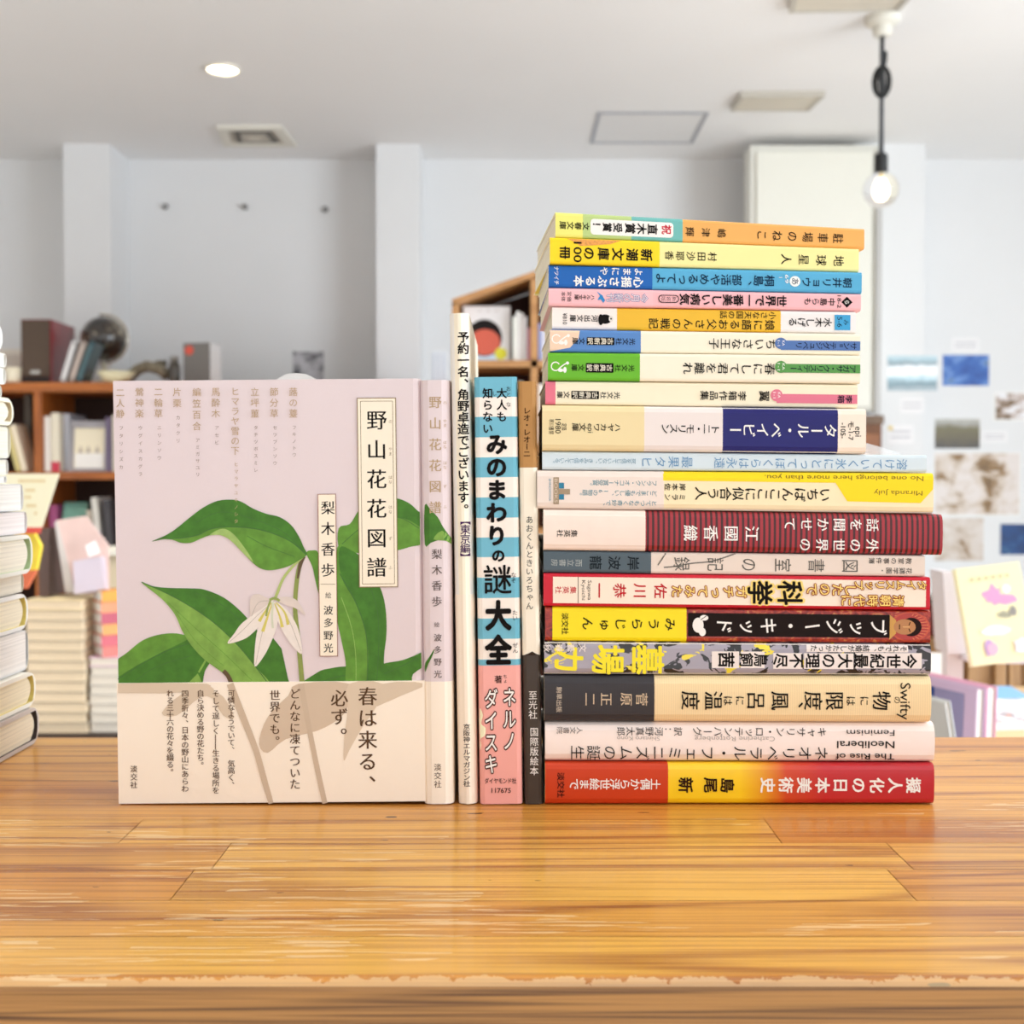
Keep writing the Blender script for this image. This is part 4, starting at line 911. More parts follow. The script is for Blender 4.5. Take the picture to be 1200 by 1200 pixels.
def lay_book(label, loc, rot, W_, D, T, cov, page=PAGEW, group=None, spine='+y', deco=None, parts=True):
    """flat book, x in +-W/2, y in 0..D, z in 0..T, spine on the given y side"""
    root = thing('book', label, 'book', loc, rot, group); c = max(.0012, T*.06)
    cm = MB(); cm.box((-W_/2, 0, 0), (W_/2, D, c), cov); cm.box((-W_/2, 0, T-c), (W_/2, D, T), cov)
    if spine == '+y': cm.box((-W_/2, D-c, c), (W_/2, D, T-c), cov)
    elif spine == '-y': cm.box((-W_/2, 0, c), (W_/2, c, T-c), cov)
    elif spine == '-x': cm.box((-W_/2, 0, c), (-W_/2+c, D, T-c), cov)
    if deco: deco(cm, W_, D, T)
    cm.build('cover', root)
    e = .003; lo = [-W_/2+e, e, c]; hi = [W_/2-e, D-e, T-c]
    if spine == '+y': hi[1] = D-c
    elif spine == '-y': lo[1] = c
    else: lo[0] = -W_/2+c
    MB().box(lo, hi, page).build('page_block', root); return root
R90 = math.pi/2
def upright(label, px0, px1, py0, py1, Y, D, cov, group, lean=0, deco=None, z0=None, page=PAGEW):
    """book on its tail, spine to the camera"""
    T = (px1-px0)/F*Y; z = Z(py1, Y) if z0 is None else z0; H = Z(py0, Y)-z
    root = thing('book', label, 'book', (X(px0, Y), Y, z+.0005), (0, lean, 0), group); c = max(.0015, T*.07)
    cm = MB(); cm.box((0, 0, 0), (T, c, H), cov); cm.box((0, c, 0), (c, D, H), cov); cm.box((T-c, c, 0), (T, D, H), cov)
    if deco: deco(cm, T, H)
    cm.build('cover', root); MB().box((c, c, .003), (T-c, D-.003, H-.004), page).build('page_block', root); return root
def faceout(label, px0, px1, py0, py1, Y, cov, group=None, tilt=.16, T=.012, deco=None, z0=None, yaw=0):
    """face-out book leaning back; deco draws on the z = T face, x right, y up"""
    W_ = (px1-px0)/F*Y; z = Z(py1, Y) if z0 is None else z0; D = (Z(py0, Y)-z)/math.cos(tilt)
    return lay_book(label, (X((px0+px1)/2, Y), Y, z+.0005), (R90-tilt, 0, yaw), W_, D, T, cov, spine='-x', deco=deco, group=group)
ztop = zt1+.0005
# speaker
sp = thing('speaker', 'dark red wooden loudspeaker with a brown grille standing on the bookcase', 'speaker', (X(44, 5.62), 5.62, ztop), (0, 0, 0))
sw = (62-26)/F*5.62; sh = Z(374, 5.62)-ztop; sd = .30
sm = mat((140, 28, 34), .3, .4, mottle=.15, mscale=12)
MB().box((-sw/2, 0, 0), (sw/2, sd, sh), sm).build('cabinet', sp, bevel=.004)
MB().box((-sw/2+.006, -.014, .03), (sw/2-.006, 0, sh-.006), mat((96, 80, 68), .9, mottle=.1, mscale=200)).build('grille', sp, bevel=.004)
MB().box((-.02, -.018, .042), (.022, -.0141, .058), mat((200, 196, 188), .3, metal=.8)).build('badge', sp)
MB().box((-sw/2+.008, -.006, .004), (sw/2-.008, 0, .028), mat((14, 12, 12), .5)).build('foot_strip', sp)
# white boxes and cup left of the speaker
hb = thing('paper_box', 'small greyish paper box at the left end of the bookcase top', 'box', (X(14, 5.75), 5.75, ztop))
MB().box((-.05, 0, 0), (.05, .1, Z(410, 5.75)-ztop), mat((214, 206, 194), .7)).build('box_body', hb, bevel=.003)
MB().box((-.052, -.002, Z(416, 5.75)-ztop), (.052, .102, Z(409, 5.75)-ztop), mat((236, 230, 218), .7)).build('lid', hb, bevel=.002)
cp = thing('cup', 'cream cup standing left of the red loudspeaker', 'cup', (X(15, 5.58), 5.60, ztop))
MB().lathe([(.0, .002), (.028, .002), (.03, .006), (.036, .07), (.034, .07), (.028, .008), (0, .008)], mat((250, 240, 214), .4), 24).build('cup_body', cp, smooth=True)
# leaning CDs
for k, (px, col, lab) in enumerate(((70, (206, 204, 204), 'light grey disc case leaning beside the red loudspeaker'), (80, (176, 160, 150), 'brownish grey disc case leaning next to the light grey case'), (88, (54, 82, 88), 'dark teal disc case leaning under the shiny globe'))):
    cdb = thing('disc_case', lab, 'disc case', (X(px, 5.56), 5.57, ztop+.0005+.03*math.sin(.30+.03*k)), (0, .30+.03*k, 0), 'disc cases leaning on the bookcase')
    MB().box((0, 0, 0), (.026 if k < 2 else .03, .12, .19), mat(col, .25, .4)).build('case', cdb, bevel=.002)
    MB().box((.004, -.0006, .02), (.022, 0, .17), mat(tuple(min(255, q+30) for q in col), .5)).build('spine_label', cdb)
# shiny globe on a stand
gb = thing('globe', 'dark shiny globe on a pale stand to the right of the loudspeaker', 'globe', (X(123, 5.83), 5.83, ztop))
gr = 26/F*5.83; gz = Z(397, 5.83)-ztop
def globe_mat():
    n = NT('globe_gloss', .12, .8); a = n.noise(n.mapping(n.obj(), (9, 9, 9)), 1, 3, .6); return n.out(n.ramp(a, [(.4, (34, 32, 34)), (.55, (76, 66, 56)), (.62, (180, 170, 150)), (.66, (44, 46, 60))]))
MB().lathe([(gr*math.sin(math.pi*k/20), gz-gr*math.cos(math.pi*k/20)) for k in range(21)], globe_mat(), 40).build('sphere', gb, smooth=True)
MB().tube([(gr*1.08*math.cos(t_), 0, gz+gr*1.08*math.sin(t_)) for t_ in [math.radians(-100+k*10) for k in range(21)]], .006, mat((214, 206, 190), .25, metal=.9), 8).build('meridian_ring', gb, smooth=True)
MB().lathe([(0, 0), (.075, 0), (.075, .012), (.03, .028), (.012, .04), (.012, gz-gr*1.02), (0, gz-gr*1.02)], mat((236, 230, 206), .3), 32).build('stand', gb, smooth=True)
# bowl, driftwood, jar, grey carton, poster
bw = thing('bowl', 'cream bowl on the bookcase just left of the pink book edge', 'bowl', (X(134, 5.56), 5.60, ztop))
MB().lathe([(0, .004), (.04, .004), (.05, 0), (.085, .05), (.082, .05), (.045, .01), (0, .01)], mat((246, 236, 198), .35), 32).build('bowl_body', bw, smooth=True)
dw = thing('driftwood', 'greyish driftwood piece lying on the bookcase behind the pink book', 'driftwood', (X(176, 5.7), 5.7, ztop))
MB().tube([(-.1, 0, .03), (-.06, .02, .07), (-.01, 0, .085), (.05, -.01, .07), (.085, .01, .04)], .026, mat((142, 132, 112), .9, mottle=.3, mscale=30), 12).build('trunk', dw, smooth=True)
MB().tube([(.0, 0, .08), (.04, .01, .1), (.075, .02, .1)], .014, mat((122, 114, 98), .9, mottle=.3, mscale=30), 10).build('branch', dw, smooth=True)
jr = thing('jar', 'dark jar standing beside the grey carton on the bookcase', 'jar', (X(204, 5.66), 5.68, ztop))
MB().lathe([(0, 0), (.022, 0), (.026, .01), (.026, .085), (.018, .1), (0, .1)], mat((84, 78, 70), .3, .3), 20).build('jar_body', jr, smooth=True)
MB().lathe([(.0, .126), (.019, .126), (.019, .1), (0, .1)], mat((150, 146, 138), .3, metal=.6), 20).build('lid', jr, smooth=True)
gx = thing('carton', 'grey carton with a red sticker standing on the bookcase', 'carton', (X(230, 5.62), 5.64, ztop), (0, 0, -.22))
gw = 34/F*5.62; gh = Z(401, 5.62)-ztop
MB().box((-gw/2, 0, 0), (gw/2, .11, gh), mat((130, 126, 122), .6)).build('box_body', gx, bevel=.002)
MB().box((gw/2, .002, .002), (gw/2+.001, .108, gh-.002), mat((244, 244, 244), .5)).build('side_panel', gx)
MB().lathe([(0, 0), (.022, 0), (.022, .001), (0, .001)], mat((236, 98, 78), .5), 20).build('sticker', gx)
st = [o for o in gx.children if o.name.startswith('sticker')][0]; st.rotation_euler = (R90, 0, 0); st.location = (-gw/2+.03, -.0003, gh-.034)
def print_mat(name, stops, sc_=(9, 9, 9), seed=0, det=4):
    n = NT(name, .5); a = n.noise(n.mapping(n.obj(), sc_, (seed, seed*.7, seed*.3)), 1, det, .6, .4); return n.out(n.ramp(a, stops))
def poster(label, px0, px1, py0, py1, m, Y=WY, cat='poster', group=None, name='poster', border=None, deco=None):
    w_, h_ = (px1-px0)/F*Y, Z(py0, Y)-Z(py1, Y)
    root = thing(name, label, cat, (X((px0+px1)/2, Y), Y-.0015, Z(py1, Y)), (0, 0, 0), group)
    b = border if border is not None else .0
    MB().box((-w_/2, 0, 0), (w_/2, .0012, h_), paper((246, 244, 240)) if b else m).build('sheet', root)
    if b:
        mb = MB().box((-w_/2+b, -.0004, b), (w_/2-b, 0, h_-b), m)
        mb.build('picture', root)
    if deco:
        mb = MB(); deco(mb, w_, h_); mb.build('printing', root)
    return root
poster('small grey photo print on the wall above the bookcase', 344, 380, 412, 452, print_mat('grey_print', [(.4, (206, 204, 208)), (.5, (170, 168, 172)), (.62, (70, 70, 74))], (14, 14, 18), 2), name='photo_print', cat='photo')
wb = thing('paper_box', 'white striped box standing at the right end of the bookcase', 'box', (X(515, 5.6), 5.6, ztop))
MB().box((-.033, 0, 0), (.033, .1, Z(411, 5.6)-ztop), mat((238, 240, 244), .6)).build('box_body', wb, bevel=.002)
for k in range(3): MB().box((-.03+k*.022, -.0008, .01), (-.022+k*.022, 0, Z(414, 5.6)-ztop), mat((206, 212, 226), .6)).build('stripe', wb)
for k, (px, py) in enumerate(((195, 243), (288, 243.5), (382, 246.5))):
    p = P(px, py, WY); hk = thing('wall_hook', ('leftmost', 'middle', 'rightmost')[k] + ' of three small grey screw hooks high on the back wall', 'hook', (p.x, WY, p.z), (R90, 0, 0), 'screw hooks on the back wall')
    MB().lathe([(0, .03), (.012, .03), (.015, .024), (.015, .018), (.006, .014), (.006, 0), (0, 0)], mat((140, 138, 136), .3, metal=.7), 16).build('screw_head', hk, smooth=True)

# things in the bookcase
GS = 'books on the bookcase shelves'; sy = YS+.03
zs = zs1+.0005
def redfoot(mb, T, H): mb.box((-.0005, -.001, 0), (T+.0005, .001, H*.17), mat((206, 60, 84), .5))
upright('white book left of the red footed one on the bookcase shelf', 52.3, 59.5, 488, 553, sy, .2, paper((244, 238, 232)), GS, z0=zs)
upright('white book with a red foot on the bookcase shelf', 60.5, 70, 484, 553, sy, .22, paper((236, 228, 208)), GS, deco=redfoot, z0=zs)
upright('bluish grey book beside the framed picture on the bookcase shelf', 75, 82, 485, 553, sy+.05, .22, paper((190, 192, 202)), GS, z0=zs)
fr = thing('picture_frame', 'silver picture frame with a cream card on the bookcase shelf', 'picture frame', (X(101, sy), sy+.03, zs+.002), (-.09, 0, 0))
fw, fh = 44/F*sy, Z(493, sy)-zs; fmm = mat((168, 164, 170), .3, .3)
f_ = MB(); f_.box((-fw/2, 0, 0), (-fw/2+.014, .015, fh), fmm); f_.box((fw/2-.014, 0, 0), (fw/2, .015, fh), fmm); f_.box((-fw/2+.014, 0, 0), (fw/2-.014, .015, .014), fmm); f_.box((-fw/2+.014, 0, fh-.03), (fw/2-.014, .015, fh), fmm); f_.build('frame', fr)
MB().box((-fw/2+.014, .008, .014), (fw/2-.014, .015, fh-.03), paper((252, 242, 216))).build('card', fr)
MB().box((-fw/2+.02, .0065, .016), (fw/2-.02, .0079, fh*.36), paper((254, 252, 248))).build('white_strip', fr)
tr_ = MB()
for q in (-.04, -.005, .035): tr_.prism([(q-.012, fh*.37), (q+.012, fh*.37), (q, fh*.52)], .0066, .0078, ink((196, 184, 170)))
tr_.build('drawing', fr)
upright('purple grey book at the right of the silver frame', 124, 131, 489, 553, sy, .2, paper((116, 104, 128)), GS, z0=zs)
upright('ivory book hidden mostly behind the pink book at the bookcase', 132, 140, 486, 553, sy, .2, paper((222, 212, 196)), GS, z0=zs)
upright('cream book leaning to the left in the bookcase', 26, 32, 497, 551, sy, .13, paper((246, 232, 206)), GS, -.25, z0=zs)
upright('yellowish book leaning beside the cream one in the bookcase', 19, 25, 500, 551, sy, .13, paper((220, 204, 140)), GS, -.25, z0=zs)
upright('tall dark grey book at the left of the bookcase post', 29, 37, 463, 553, sy+.15, .15, paper((104, 98, 88)), GS, z0=zs)
upright('white book leaning on the lower bookcase shelf', 114, 121, 583, 661, sy, .2, paper((228, 224, 216)), GS, -.1, z0=zl1+.0005, deco=lambda mb, T, H: mb.box((-.0005, -.001, H*.2), (T+.0005, .001, H*.48), mat((60, 92, 160), .5)))
upright('beige book beside the white one on the lower bookcase shelf', 107, 112, 598, 661, sy, .2, paper((206, 194, 178)), GS, -.1, z0=zl1+.0005)
upright('dark grey book on the lower bookcase shelf', 124, 133, 586, 661, sy, .2, paper((78, 76, 80)), GS, -.06, z0=zl1+.0005)
faceout('sea green picture book leaning on the lower bookcase shelf', 68, 96, 590, 661, sy+.02, mat((110, 160, 144), .5, mottle=.15, mscale=14), GS, .3, z0=zl1+.0005)
upright('magenta book on the lower bookcase shelf behind the pink booklet', 57, 66, 592, 661, sy+.04, .2, paper((176, 92, 140)), GS, z0=zl1+.0005)

# display table with piles, left
TY = 2.75; tz = Z(859, TY)
dt = thing('display_table', 'low dark display table behind the counter carrying book piles', 'table', (X(60, TY), TY, 0))
tx = X(60, TY); tb_ = mat((44, 26, 18), .5)
MB().box((-.55, -.03, tz-.03), (.55, .85, tz), tb_).build('tabletop', dt)
for sx_ in (-.5, .46):
    for sy_ in (0, .76): MB().box((sx_, sy_, 0), (sx_+.04, sy_+.04, tz-.03), tb_).build('leg', dt)
ORD = 'first second third fourth fifth sixth seventh eighth ninth tenth eleventh twelfth thirteenth'.split()
z = tz; n_ = 13; h0 = (Z(703, TY)-tz)/n_
for k in range(n_):
    yl = random.Random(k).uniform(-.003, .003); wj = .004 if k < 7 else 0
    lay_book('cream paged book in the tall table pile, ' + ('lowest' if k == 0 else 'topmost, with a colourful cover' if k == n_-1 else ORD[k]+' from the bottom'),
             (X(62, TY)+yl+(k-6)*-.0004, TY, z), (0, 0, .01*yl*50), (97-28)/F*TY+wj, .13, h0-.0006, paper((196, 182, 158)) if k < n_-1 else mat((236, 216, 170), .5, mottle=.25, mscale=30),
             page_mat((252, 230, 196), 900), 'cream paged books piled on the display table', '+y'); z += h0
z = tz; n2_ = 8; h1 = (Z(771, TY)-tz)/n2_
for k in range(n2_):
    lay_book('white softcover under the fanned pile, ' + ('lowest' if k == 0 else 'topmost, with a pinkish cover' if k == n2_-1 else ORD[k]+' from the bottom'),
             (X(125, TY)+random.Random(k+40).uniform(-.002, .002), TY+.01, z), (0, 0, 0), (150-100.5)/F*TY, .15, h1-.0006, paper((206, 200, 190)) if k < n2_-1 else paper((232, 196, 220)), page_mat((252, 242, 226), 900), 'white softcovers piled on the display table', '+y'); z += h1
n3_ = 6; h2 = (Z(692, TY+.02)-z)/n3_
for k in range(n3_):
    cc = [(216, 120, 110), (206, 96, 110), (232, 160, 90), (188, 84, 104), (236, 150, 110), (238, 160, 60)][k]
    r0 = thing('book', 'book with a %s cover in the fanned pile, %s' % (('salmon', 'rose', 'apricot', 'crimson', 'peach', 'orange')[k], ('lowest', 'second from below', 'third from below', 'third from above', 'second from above', 'topmost')[k]),
               'book', (X(116, TY)+random.Random(k).uniform(0, .004), TY+.004, z), (0, 0, .6), 'books with coloured covers in the fanned pile')
    W_ = .14; D = .07; T = h2-.0006; c = .0018; cm = mat(cc, .4, .3)
    MB().box((0, 0, 0), (W_, D, c), cm).box((0, 0, T-c), (W_, D, T), cm).box((0, 0, c), (W_, c, T-c), cm).build('cover', r0)
    MB().box((.001, c, c), (W_-.003, D-.002, T-c), page_mat((255, 252, 248), 900)).build('page_block', r0); z += h2
# standing dark book, sign card, tilted pink booklet
ztp = Z(703, TY)
upright('dark brown book standing on the tall pile behind the sign', 44, 55, 620, 700, TY+.06, .1, mat((92, 72, 66), .5), 'things standing on the tall pile', z0=ztp+.001)
sg_ = thing('sign_card', 'cream handwritten sign card behind the left pile', 'sign', (X(30, 1.9), 1.9, Z(690, 1.9)), (0, 0, 0))
zz0 = Z(690, 1.9)
sx0 = lambda px: X(px, 1.9)-X(30, 1.9)
szz = lambda py: Z(py, 1.9)-zz0
MB().prism([(sx0(-30), szz(618)), (sx0(48), szz(618)), (sx0(69), szz(555)), (sx0(-30), szz(555))], 0, .003, paper((255, 248, 214))).build('card', sg_)
MB().prism([(sx0(-20), szz(625)), (sx0(46), szz(625)), (sx0(48), szz(618)), (sx0(-20), szz(618))], 0, .003, mat((232, 88, 76), .5)).build('red_edge', sg_)
MB().prism([(sx0(-30), szz(672)), (sx0(40), szz(668)), (sx0(45.5), szz(640)), (sx0(38), szz(625)), (sx0(-30), szz(625))], .004, .014, mat((246, 216, 70), .5, mottle=.2, mscale=20)).build('leaflet', sg_)
MB().prism([(sx0(-30), szz(690)), (sx0(28), szz(690)), (sx0(40), szz(668)), (sx0(-30), szz(672))], .004, .014, mat((232, 120, 80), .5)).build('leaflet_foot', sg_)
wr_ = MB()
for py, x0, x1 in ((563, 22, 56), (574, 30, 44), (582, 29, 38), (592, 31, 44), (601, 40, 46)):
    for q in range(int((x1-x0)/4)): wr_.box((sx0(x0+q*4), -.0004, szz(py+2.2)), (sx0(x0+q*4+2.6), 0, szz(py-1)), ink((232, 206, 150)))
wr_.build('handwriting', sg_)
MB().box((sx0(0), .004, tz-zz0 if False else -(zz0-ZC+.0)-.35), (sx0(10), .01, szz(600)), mat((220, 218, 214), .4)).build('stake', sg_)
ph = thing('booklet_stand', 'clear tilted stand holding a pinkish booklet on the tall pile', 'stand', (X(83, TY), TY+.05, ztp+.0015), (-.12, 0, 0))
q0 = lambda px, py: (X(px, TY)-X(83, TY), Z(py, TY)-ztp)
MB().prism([q0(78, 700), q0(116, 700), q0(114, 640), q0(86, 606), q0(53, 611)], .0, .012, mat((226, 196, 188), .45, mottle=.1, mscale=12)).build('booklet', ph)
MB().prism([q0(66, 698), q0(78, 698), q0(53, 611), q0(50, 614)], -.002, .03, mat((222, 214, 208), .3, alpha=.9)).build('stand_side', ph)
MB().prism([q0(82, 700), q0(118, 694), q0(112, 655), q0(79, 661)], -.03, -.001, mat((214, 202, 214), .4)).build('front_pocket', ph)
MB().prism([q0(98, 656), q0(111, 651), q0(105, 637), q0(94, 643)], -.034, -.031, paper((254, 254, 254))).build('price_tag', ph)
sl = thing('shelf_board', 'cream shelf ledge behind the fanned pile beside the pink book', 'shelf', (X(130, 3.6), 3.6, 0))
MB().box((-.08, 0, Z(651, 3.6)), (.25, .25, Z(645, 3.6)), paper((246, 240, 224))).build('board', sl)
MB().box((-.06, .02, 0), (.23, .23, Z(651, 3.6)-.0005), mat((226, 208, 176), .6)).build('cabinet_body', sl)

# ================================================================== house shaped bookcase behind the standing books
HY = 4.0
hc = thing('bookcase', 'house shaped brown bookcase with a pitched top behind the standing books', 'bookcase', (X(680, HY), HY, 0))
hx = X(680, HY); u = lambda px: X(px, HY)-hx; v = lambda py: Z(py, HY)
tan_ = wood_mat('gable_wood', (198, 146, 92), (168, 116, 66), .5, False); inn_ = mat((78, 40, 26), .7)
MB().prism([(u(530), v(350.5)), (u(680), v(299)), (u(830), v(350.5)), (u(830), v(358)), (u(680), v(306)), (u(530), v(358))], 0, .32, tan_).build('pitched_top', hc)
for px in (530, 822): MB().box((u(px), 0, 0), (u(px+8), .32, v(355)), tan_).build('side', hc)
MB().box((u(622), .0, 0), (u(630), .31, v(327)), tan_).build('divider', hc); MB().box((u(730), .0, 0), (u(738), .31, v(327)), tan_).build('divider', hc)
for py in (422, 520, 620): MB().box((u(537), .0, v(py+8)), (u(823), .31, v(py)), tan_).build('shelf', hc)
MB().prism([(u(537), 0), (u(823), 0), (u(823), v(356)), (u(680), v(308)), (u(537), v(356))], .305, .32, inn_).build('back_panel', hc)
zsh = v(422)+.0008
def boy(mb, W_, D, T):
    z = T+.0003
    def e(cx, cy, rx, ry, m, a0=0, a1=360):
        nonlocal z
        mb.poly([(cx+rx*math.cos(math.radians(a0+(a1-a0)*k/24)), cy+ry*math.sin(math.radians(a0+(a1-a0)*k/24)), z) for k in range(25)][:25 if a1-a0 < 360 else 24], m); z += .0002
    bluem = mat((176, 204, 226), .5); mb.poly([(-W_*.4, .001, z), (W_*.3, .001, z), (W_*.2, D*.2, z), (-W_*.3, D*.2, z)], bluem); z += .0002
    for k in range(6): x = -W_*.33+k*W_*.1; mb.poly([(x, .001, z), (x+W_*.03, .001, z), (x+W_*.03, D*.17, z), (x, D*.17, z)], paper((240, 244, 248)))
    z += .0002
    e(-W_*.05, D*.42, W_*.38, D*.34, ink((34, 30, 30))); e(-W_*.04, D*.34, W_*.33, D*.24, mat((206, 92, 70), .5)); e(W_*.3, D*.13, W_*.13, W_*.13, mat((214, 208, 50), .5))
    for k in range(3): x = -W_*.2+k*W_*.18; mb.poly([(x, D*.9, z), (x+W_*.1, D*.91, z), (x+W_*.1, D*.925, z), (x, D*.915, z)], ink((196, 180, 176)))
faceout('white picture book with a dark haired red faced head in the house shaped bookcase', 543, 598, 359, 422, HY+.06, paper((234, 232, 232)), None, .1, .01, boy, zsh)
for k, (a, b, t, c, nm) in enumerate(((601, 604.5, 371, (250, 250, 240), 'ivory slim'), (605, 609, 365, (252, 250, 246), 'tallest white slim'), (609.5, 613.5, 367, (244, 240, 238), 'white grey slim'), (614, 617.5, 371, (248, 246, 250), 'white slim'), (618, 621.5, 384, (226, 160, 176), 'short pink slim'))):
    upright(nm + ' book beside the red faced picture book', a, b, t, 422, HY+.03, .18, paper(c), 'slim books in the house shaped bookcase', z0=zsh)
for k, (a, b, t, c, nm) in enumerate(((630.8, 634.5, 379, (150, 160, 206), 'periwinkle'), (635, 639, 384, (226, 226, 240), 'pale lilac'), (639.5, 645, 376, (120, 160, 210), 'blue'))):
    upright(nm + ' slim book right of the bookcase divider, half hidden by the tall pile', a, b, t, 422, HY+.02, .16, paper(c), 'slim books right of the divider', z0=zsh)
zs2 = v(520)+.0008
for k, (a, b, t, c, nm) in enumerate(((600, 606, 452, (206, 204, 200), 'grey'), (626-19, 613, 447, (230, 222, 210), 'cream'), (631, 637, 450, (240, 236, 230), 'white'))):
    upright(nm + ' book on the second shelf of the house shaped bookcase', a, b, t, 520, HY+.03, .18, paper(c), 'books on the second shelf of the house shaped bookcase', z0=zs2)

# ================================================================== back of the shop, right
pnl = thing('wall_cabinet', 'tall cream flat panelled cabinet fixed high on the back wall', 'cabinet', (X(952, WY-.45), WY-.30, 0))
py_ = WY-.45; cx0, cx1 = X(877, py_), X(1030, py_); cz0, cz1 = Z(482, py_), Z(170, py_); mx = X(952, py_); cm_ = mat((238, 236, 224), .6)
MB().box((cx0-mx, -.15, cz0), (cx1-mx, 0, min(cz1, ZCEIL-.004)), mat((226, 224, 214), .6)).build('body', pnl, bevel=.004)
MB().box((cx0-mx+.03, -.165, cz0+.02), (X(1018, py_)-mx, -.1505, cz1-.035), cm_).build('door', pnl, bevel=.003)
MB().box((X(1023, py_)-mx, -.17, cz0-.05), (X(1030, py_)-mx, -.1505, cz1-.03), mat((190, 188, 184), .4)).build('edge_strip', pnl, bevel=.002)
lc = thing('cabinet', 'brown wooden cabinet below the cream wall cabinet', 'cabinet', (X(960, 6.0), 5.98, 0))
lx = X(960, 6.0); lz = Z(487, 6.0)
bx_ = mat((120, 76, 46), .6, mottle=.1, mscale=8)
MB().box((X(780, 6)-lx, 0, lz-.04), (X(1034, 6)-lx, .165, lz), mat((120, 96, 76), .6)).build('top_board', lc)
MB().box((X(785, 6)-lx, .01, 0), (X(1032, 6)-lx, .165, lz-.041), bx_).build('body', lc)
MB().box((X(900, 6)-lx, -.008, .1), (X(1028, 6)-lx, .009, lz-.09), mat((150, 92, 50), .5, mottle=.15, mscale=10)).build('door', lc, bevel=.003)
YW = WY-PD
def band_print(name, stops, seed=0):
    n = NT(name, .4); sx = n.n('SeparateXYZ'); n.l(n.obj(), sx.inputs[0]); a = n.noise(n.mapping(n.obj(), (16, 16, 30), (seed, 0, seed)), 1, 3, .6)
    f = n.math('ADD', n.math('DIVIDE', sx.outputs['Z'], .18), n.math('MULTIPLY', n.math('SUBTRACT', a, .5), .28)); return n.out(n.ramp(f, stops))
GP = 'prints on the right wall'
poster('photo print of pale water and sky on the right wall', 1039, 1097, 417, 458, band_print('lake_print', [(.0, (170, 186, 192)), (.22, (120, 146, 156)), (.36, (196, 224, 234)), (.45, (250, 252, 252)), (.68, (246, 250, 252)), (.75, (130, 150, 158)), (.86, (176, 202, 212)), (1, (200, 222, 230))], 1), YW, 'photo', GP, 'photo_print') if False else None
def wall_print(label, px0, px1, py0, py1, m, border=0.0, name='photo_print', cat='photo', Y=WY): return poster(label, px0, px1, py0, py1, m, Y, cat, GP, name, border)
wall_print('photo print of pale water and sky beside the blue print', 1039, 1097, 417, 458, band_print('lake_print', [(.0, (176, 190, 196)), (.2, (120, 146, 156)), (.36, (196, 224, 234)), (.45, (252, 253, 253)), (.66, (246, 250, 252)), (.74, (130, 150, 158)), (.86, (176, 202, 212)), (1, (206, 226, 232))], 1), 0, Y=YW)
wall_print('deep blue photo print on the right wall', 1103.5, 1157.5, 416, 452, print_mat('blue_print', [(.3, (20, 56, 130)), (.5, (52, 100, 180)), (.62, (110, 150, 210)), (.72, (70, 80, 70))], (7, 7, 10), 4))
wall_print('dark brown green landscape photo print on the right wall', 1095, 1147.5, 491, 525.5, band_print('moor_print', [(0, (60, 52, 44)), (.3, (96, 84, 52)), (.6, (110, 100, 60)), (.72, (160, 156, 146)), (.82, (190, 188, 178)), (.9, (90, 84, 66)), (1, (140, 136, 120))], 5))
wall_print('white photo print with brown shapes at the right picture edge', 1164, 1222, 459, 493, print_mat('shell_print', [(.45, (240, 238, 240)), (.55, (196, 176, 164)), (.64, (110, 84, 50))], (12, 12, 16), 8), .008)
wall_print('big cream map poster with brown patches on the right wall', 1094, 1196, 530, 604, print_mat('map_print', [(.44, (232, 222, 216)), (.53, (214, 198, 182)), (.6, (150, 116, 74)), (.68, (110, 86, 56))], (7, 7, 9), 3), .006, 'poster', 'poster')
wall_print('smaller cream poster with brown smudges under the map poster', 1096, 1153, 607, 657, print_mat('smudge_print', [(.42, (224, 214, 206)), (.56, (206, 190, 174)), (.66, (146, 112, 74))], (9, 9, 12), 6), 0, 'poster', 'poster')
wall_print('dark blue photo print with a red fish shape at the right edge', 1173, 1228, 614, 650, print_mat('reef_print', [(.3, (8, 34, 74)), (.55, (18, 66, 126)), (.66, (60, 110, 150)), (.74, (170, 70, 60))], (8, 8, 11), 11))
for k, (a, b, c, d, lab, Y) in enumerate(((1114, 1146, 396, 412, 'small white caption card above the deep blue print', WY), (1054, 1082, 466, 484, 'small white caption card below the lake print', YW), (1040, 1070, 498, 520, 'small white caption card with a yellow spot near the lake print', YW), (1150, 1180, 505, 518, 'small white caption card right of the dark landscape print', WY))):
    cc = thing('caption_card', lab, 'card', (X((a+b)/2, Y), Y-.0015, Z(d, Y)), (0, 0, 0), 'caption cards on the right wall')
    w_ = (b-a)/F*Y; h_ = Z(c, Y)-Z(d, Y); MB().box((-w_/2, 0, 0), (w_/2, .0012, h_), paper((244, 242, 242))).build('sheet', cc)
    tl_ = MB()
    for q in range(2): tl_.box((-w_*.4, -.0004, h_*(.3+.3*q)), (w_*.38, 0, h_*(.4+.3*q)), ink((204, 202, 206)))
    if k == 2: tl_.box((-w_*.48, -.0004, h_*.72), (-w_*.32, 0, h_*.95), ink((230, 206, 130)))
    tl_.build('print_lines', cc)

# right display table
RY = 1.45; rz = .655
rt = thing('display_table', 'pale wooden display table behind the counter on the right', 'table', (1.0, RY, 0))
pal = wood_mat('pale_table_wood', (226, 192, 140), (196, 156, 104), .5, False)
MB().box((-.52, 0, rz-.03), (.8, .95, rz), pal).build('tabletop', rt, bevel=.002)
for a in (-.5, .74):
    for b in (.03, .87): MB().box((a, b, 0), (a+.05, b+.05, rz-.03), pal).build('leg', rt)
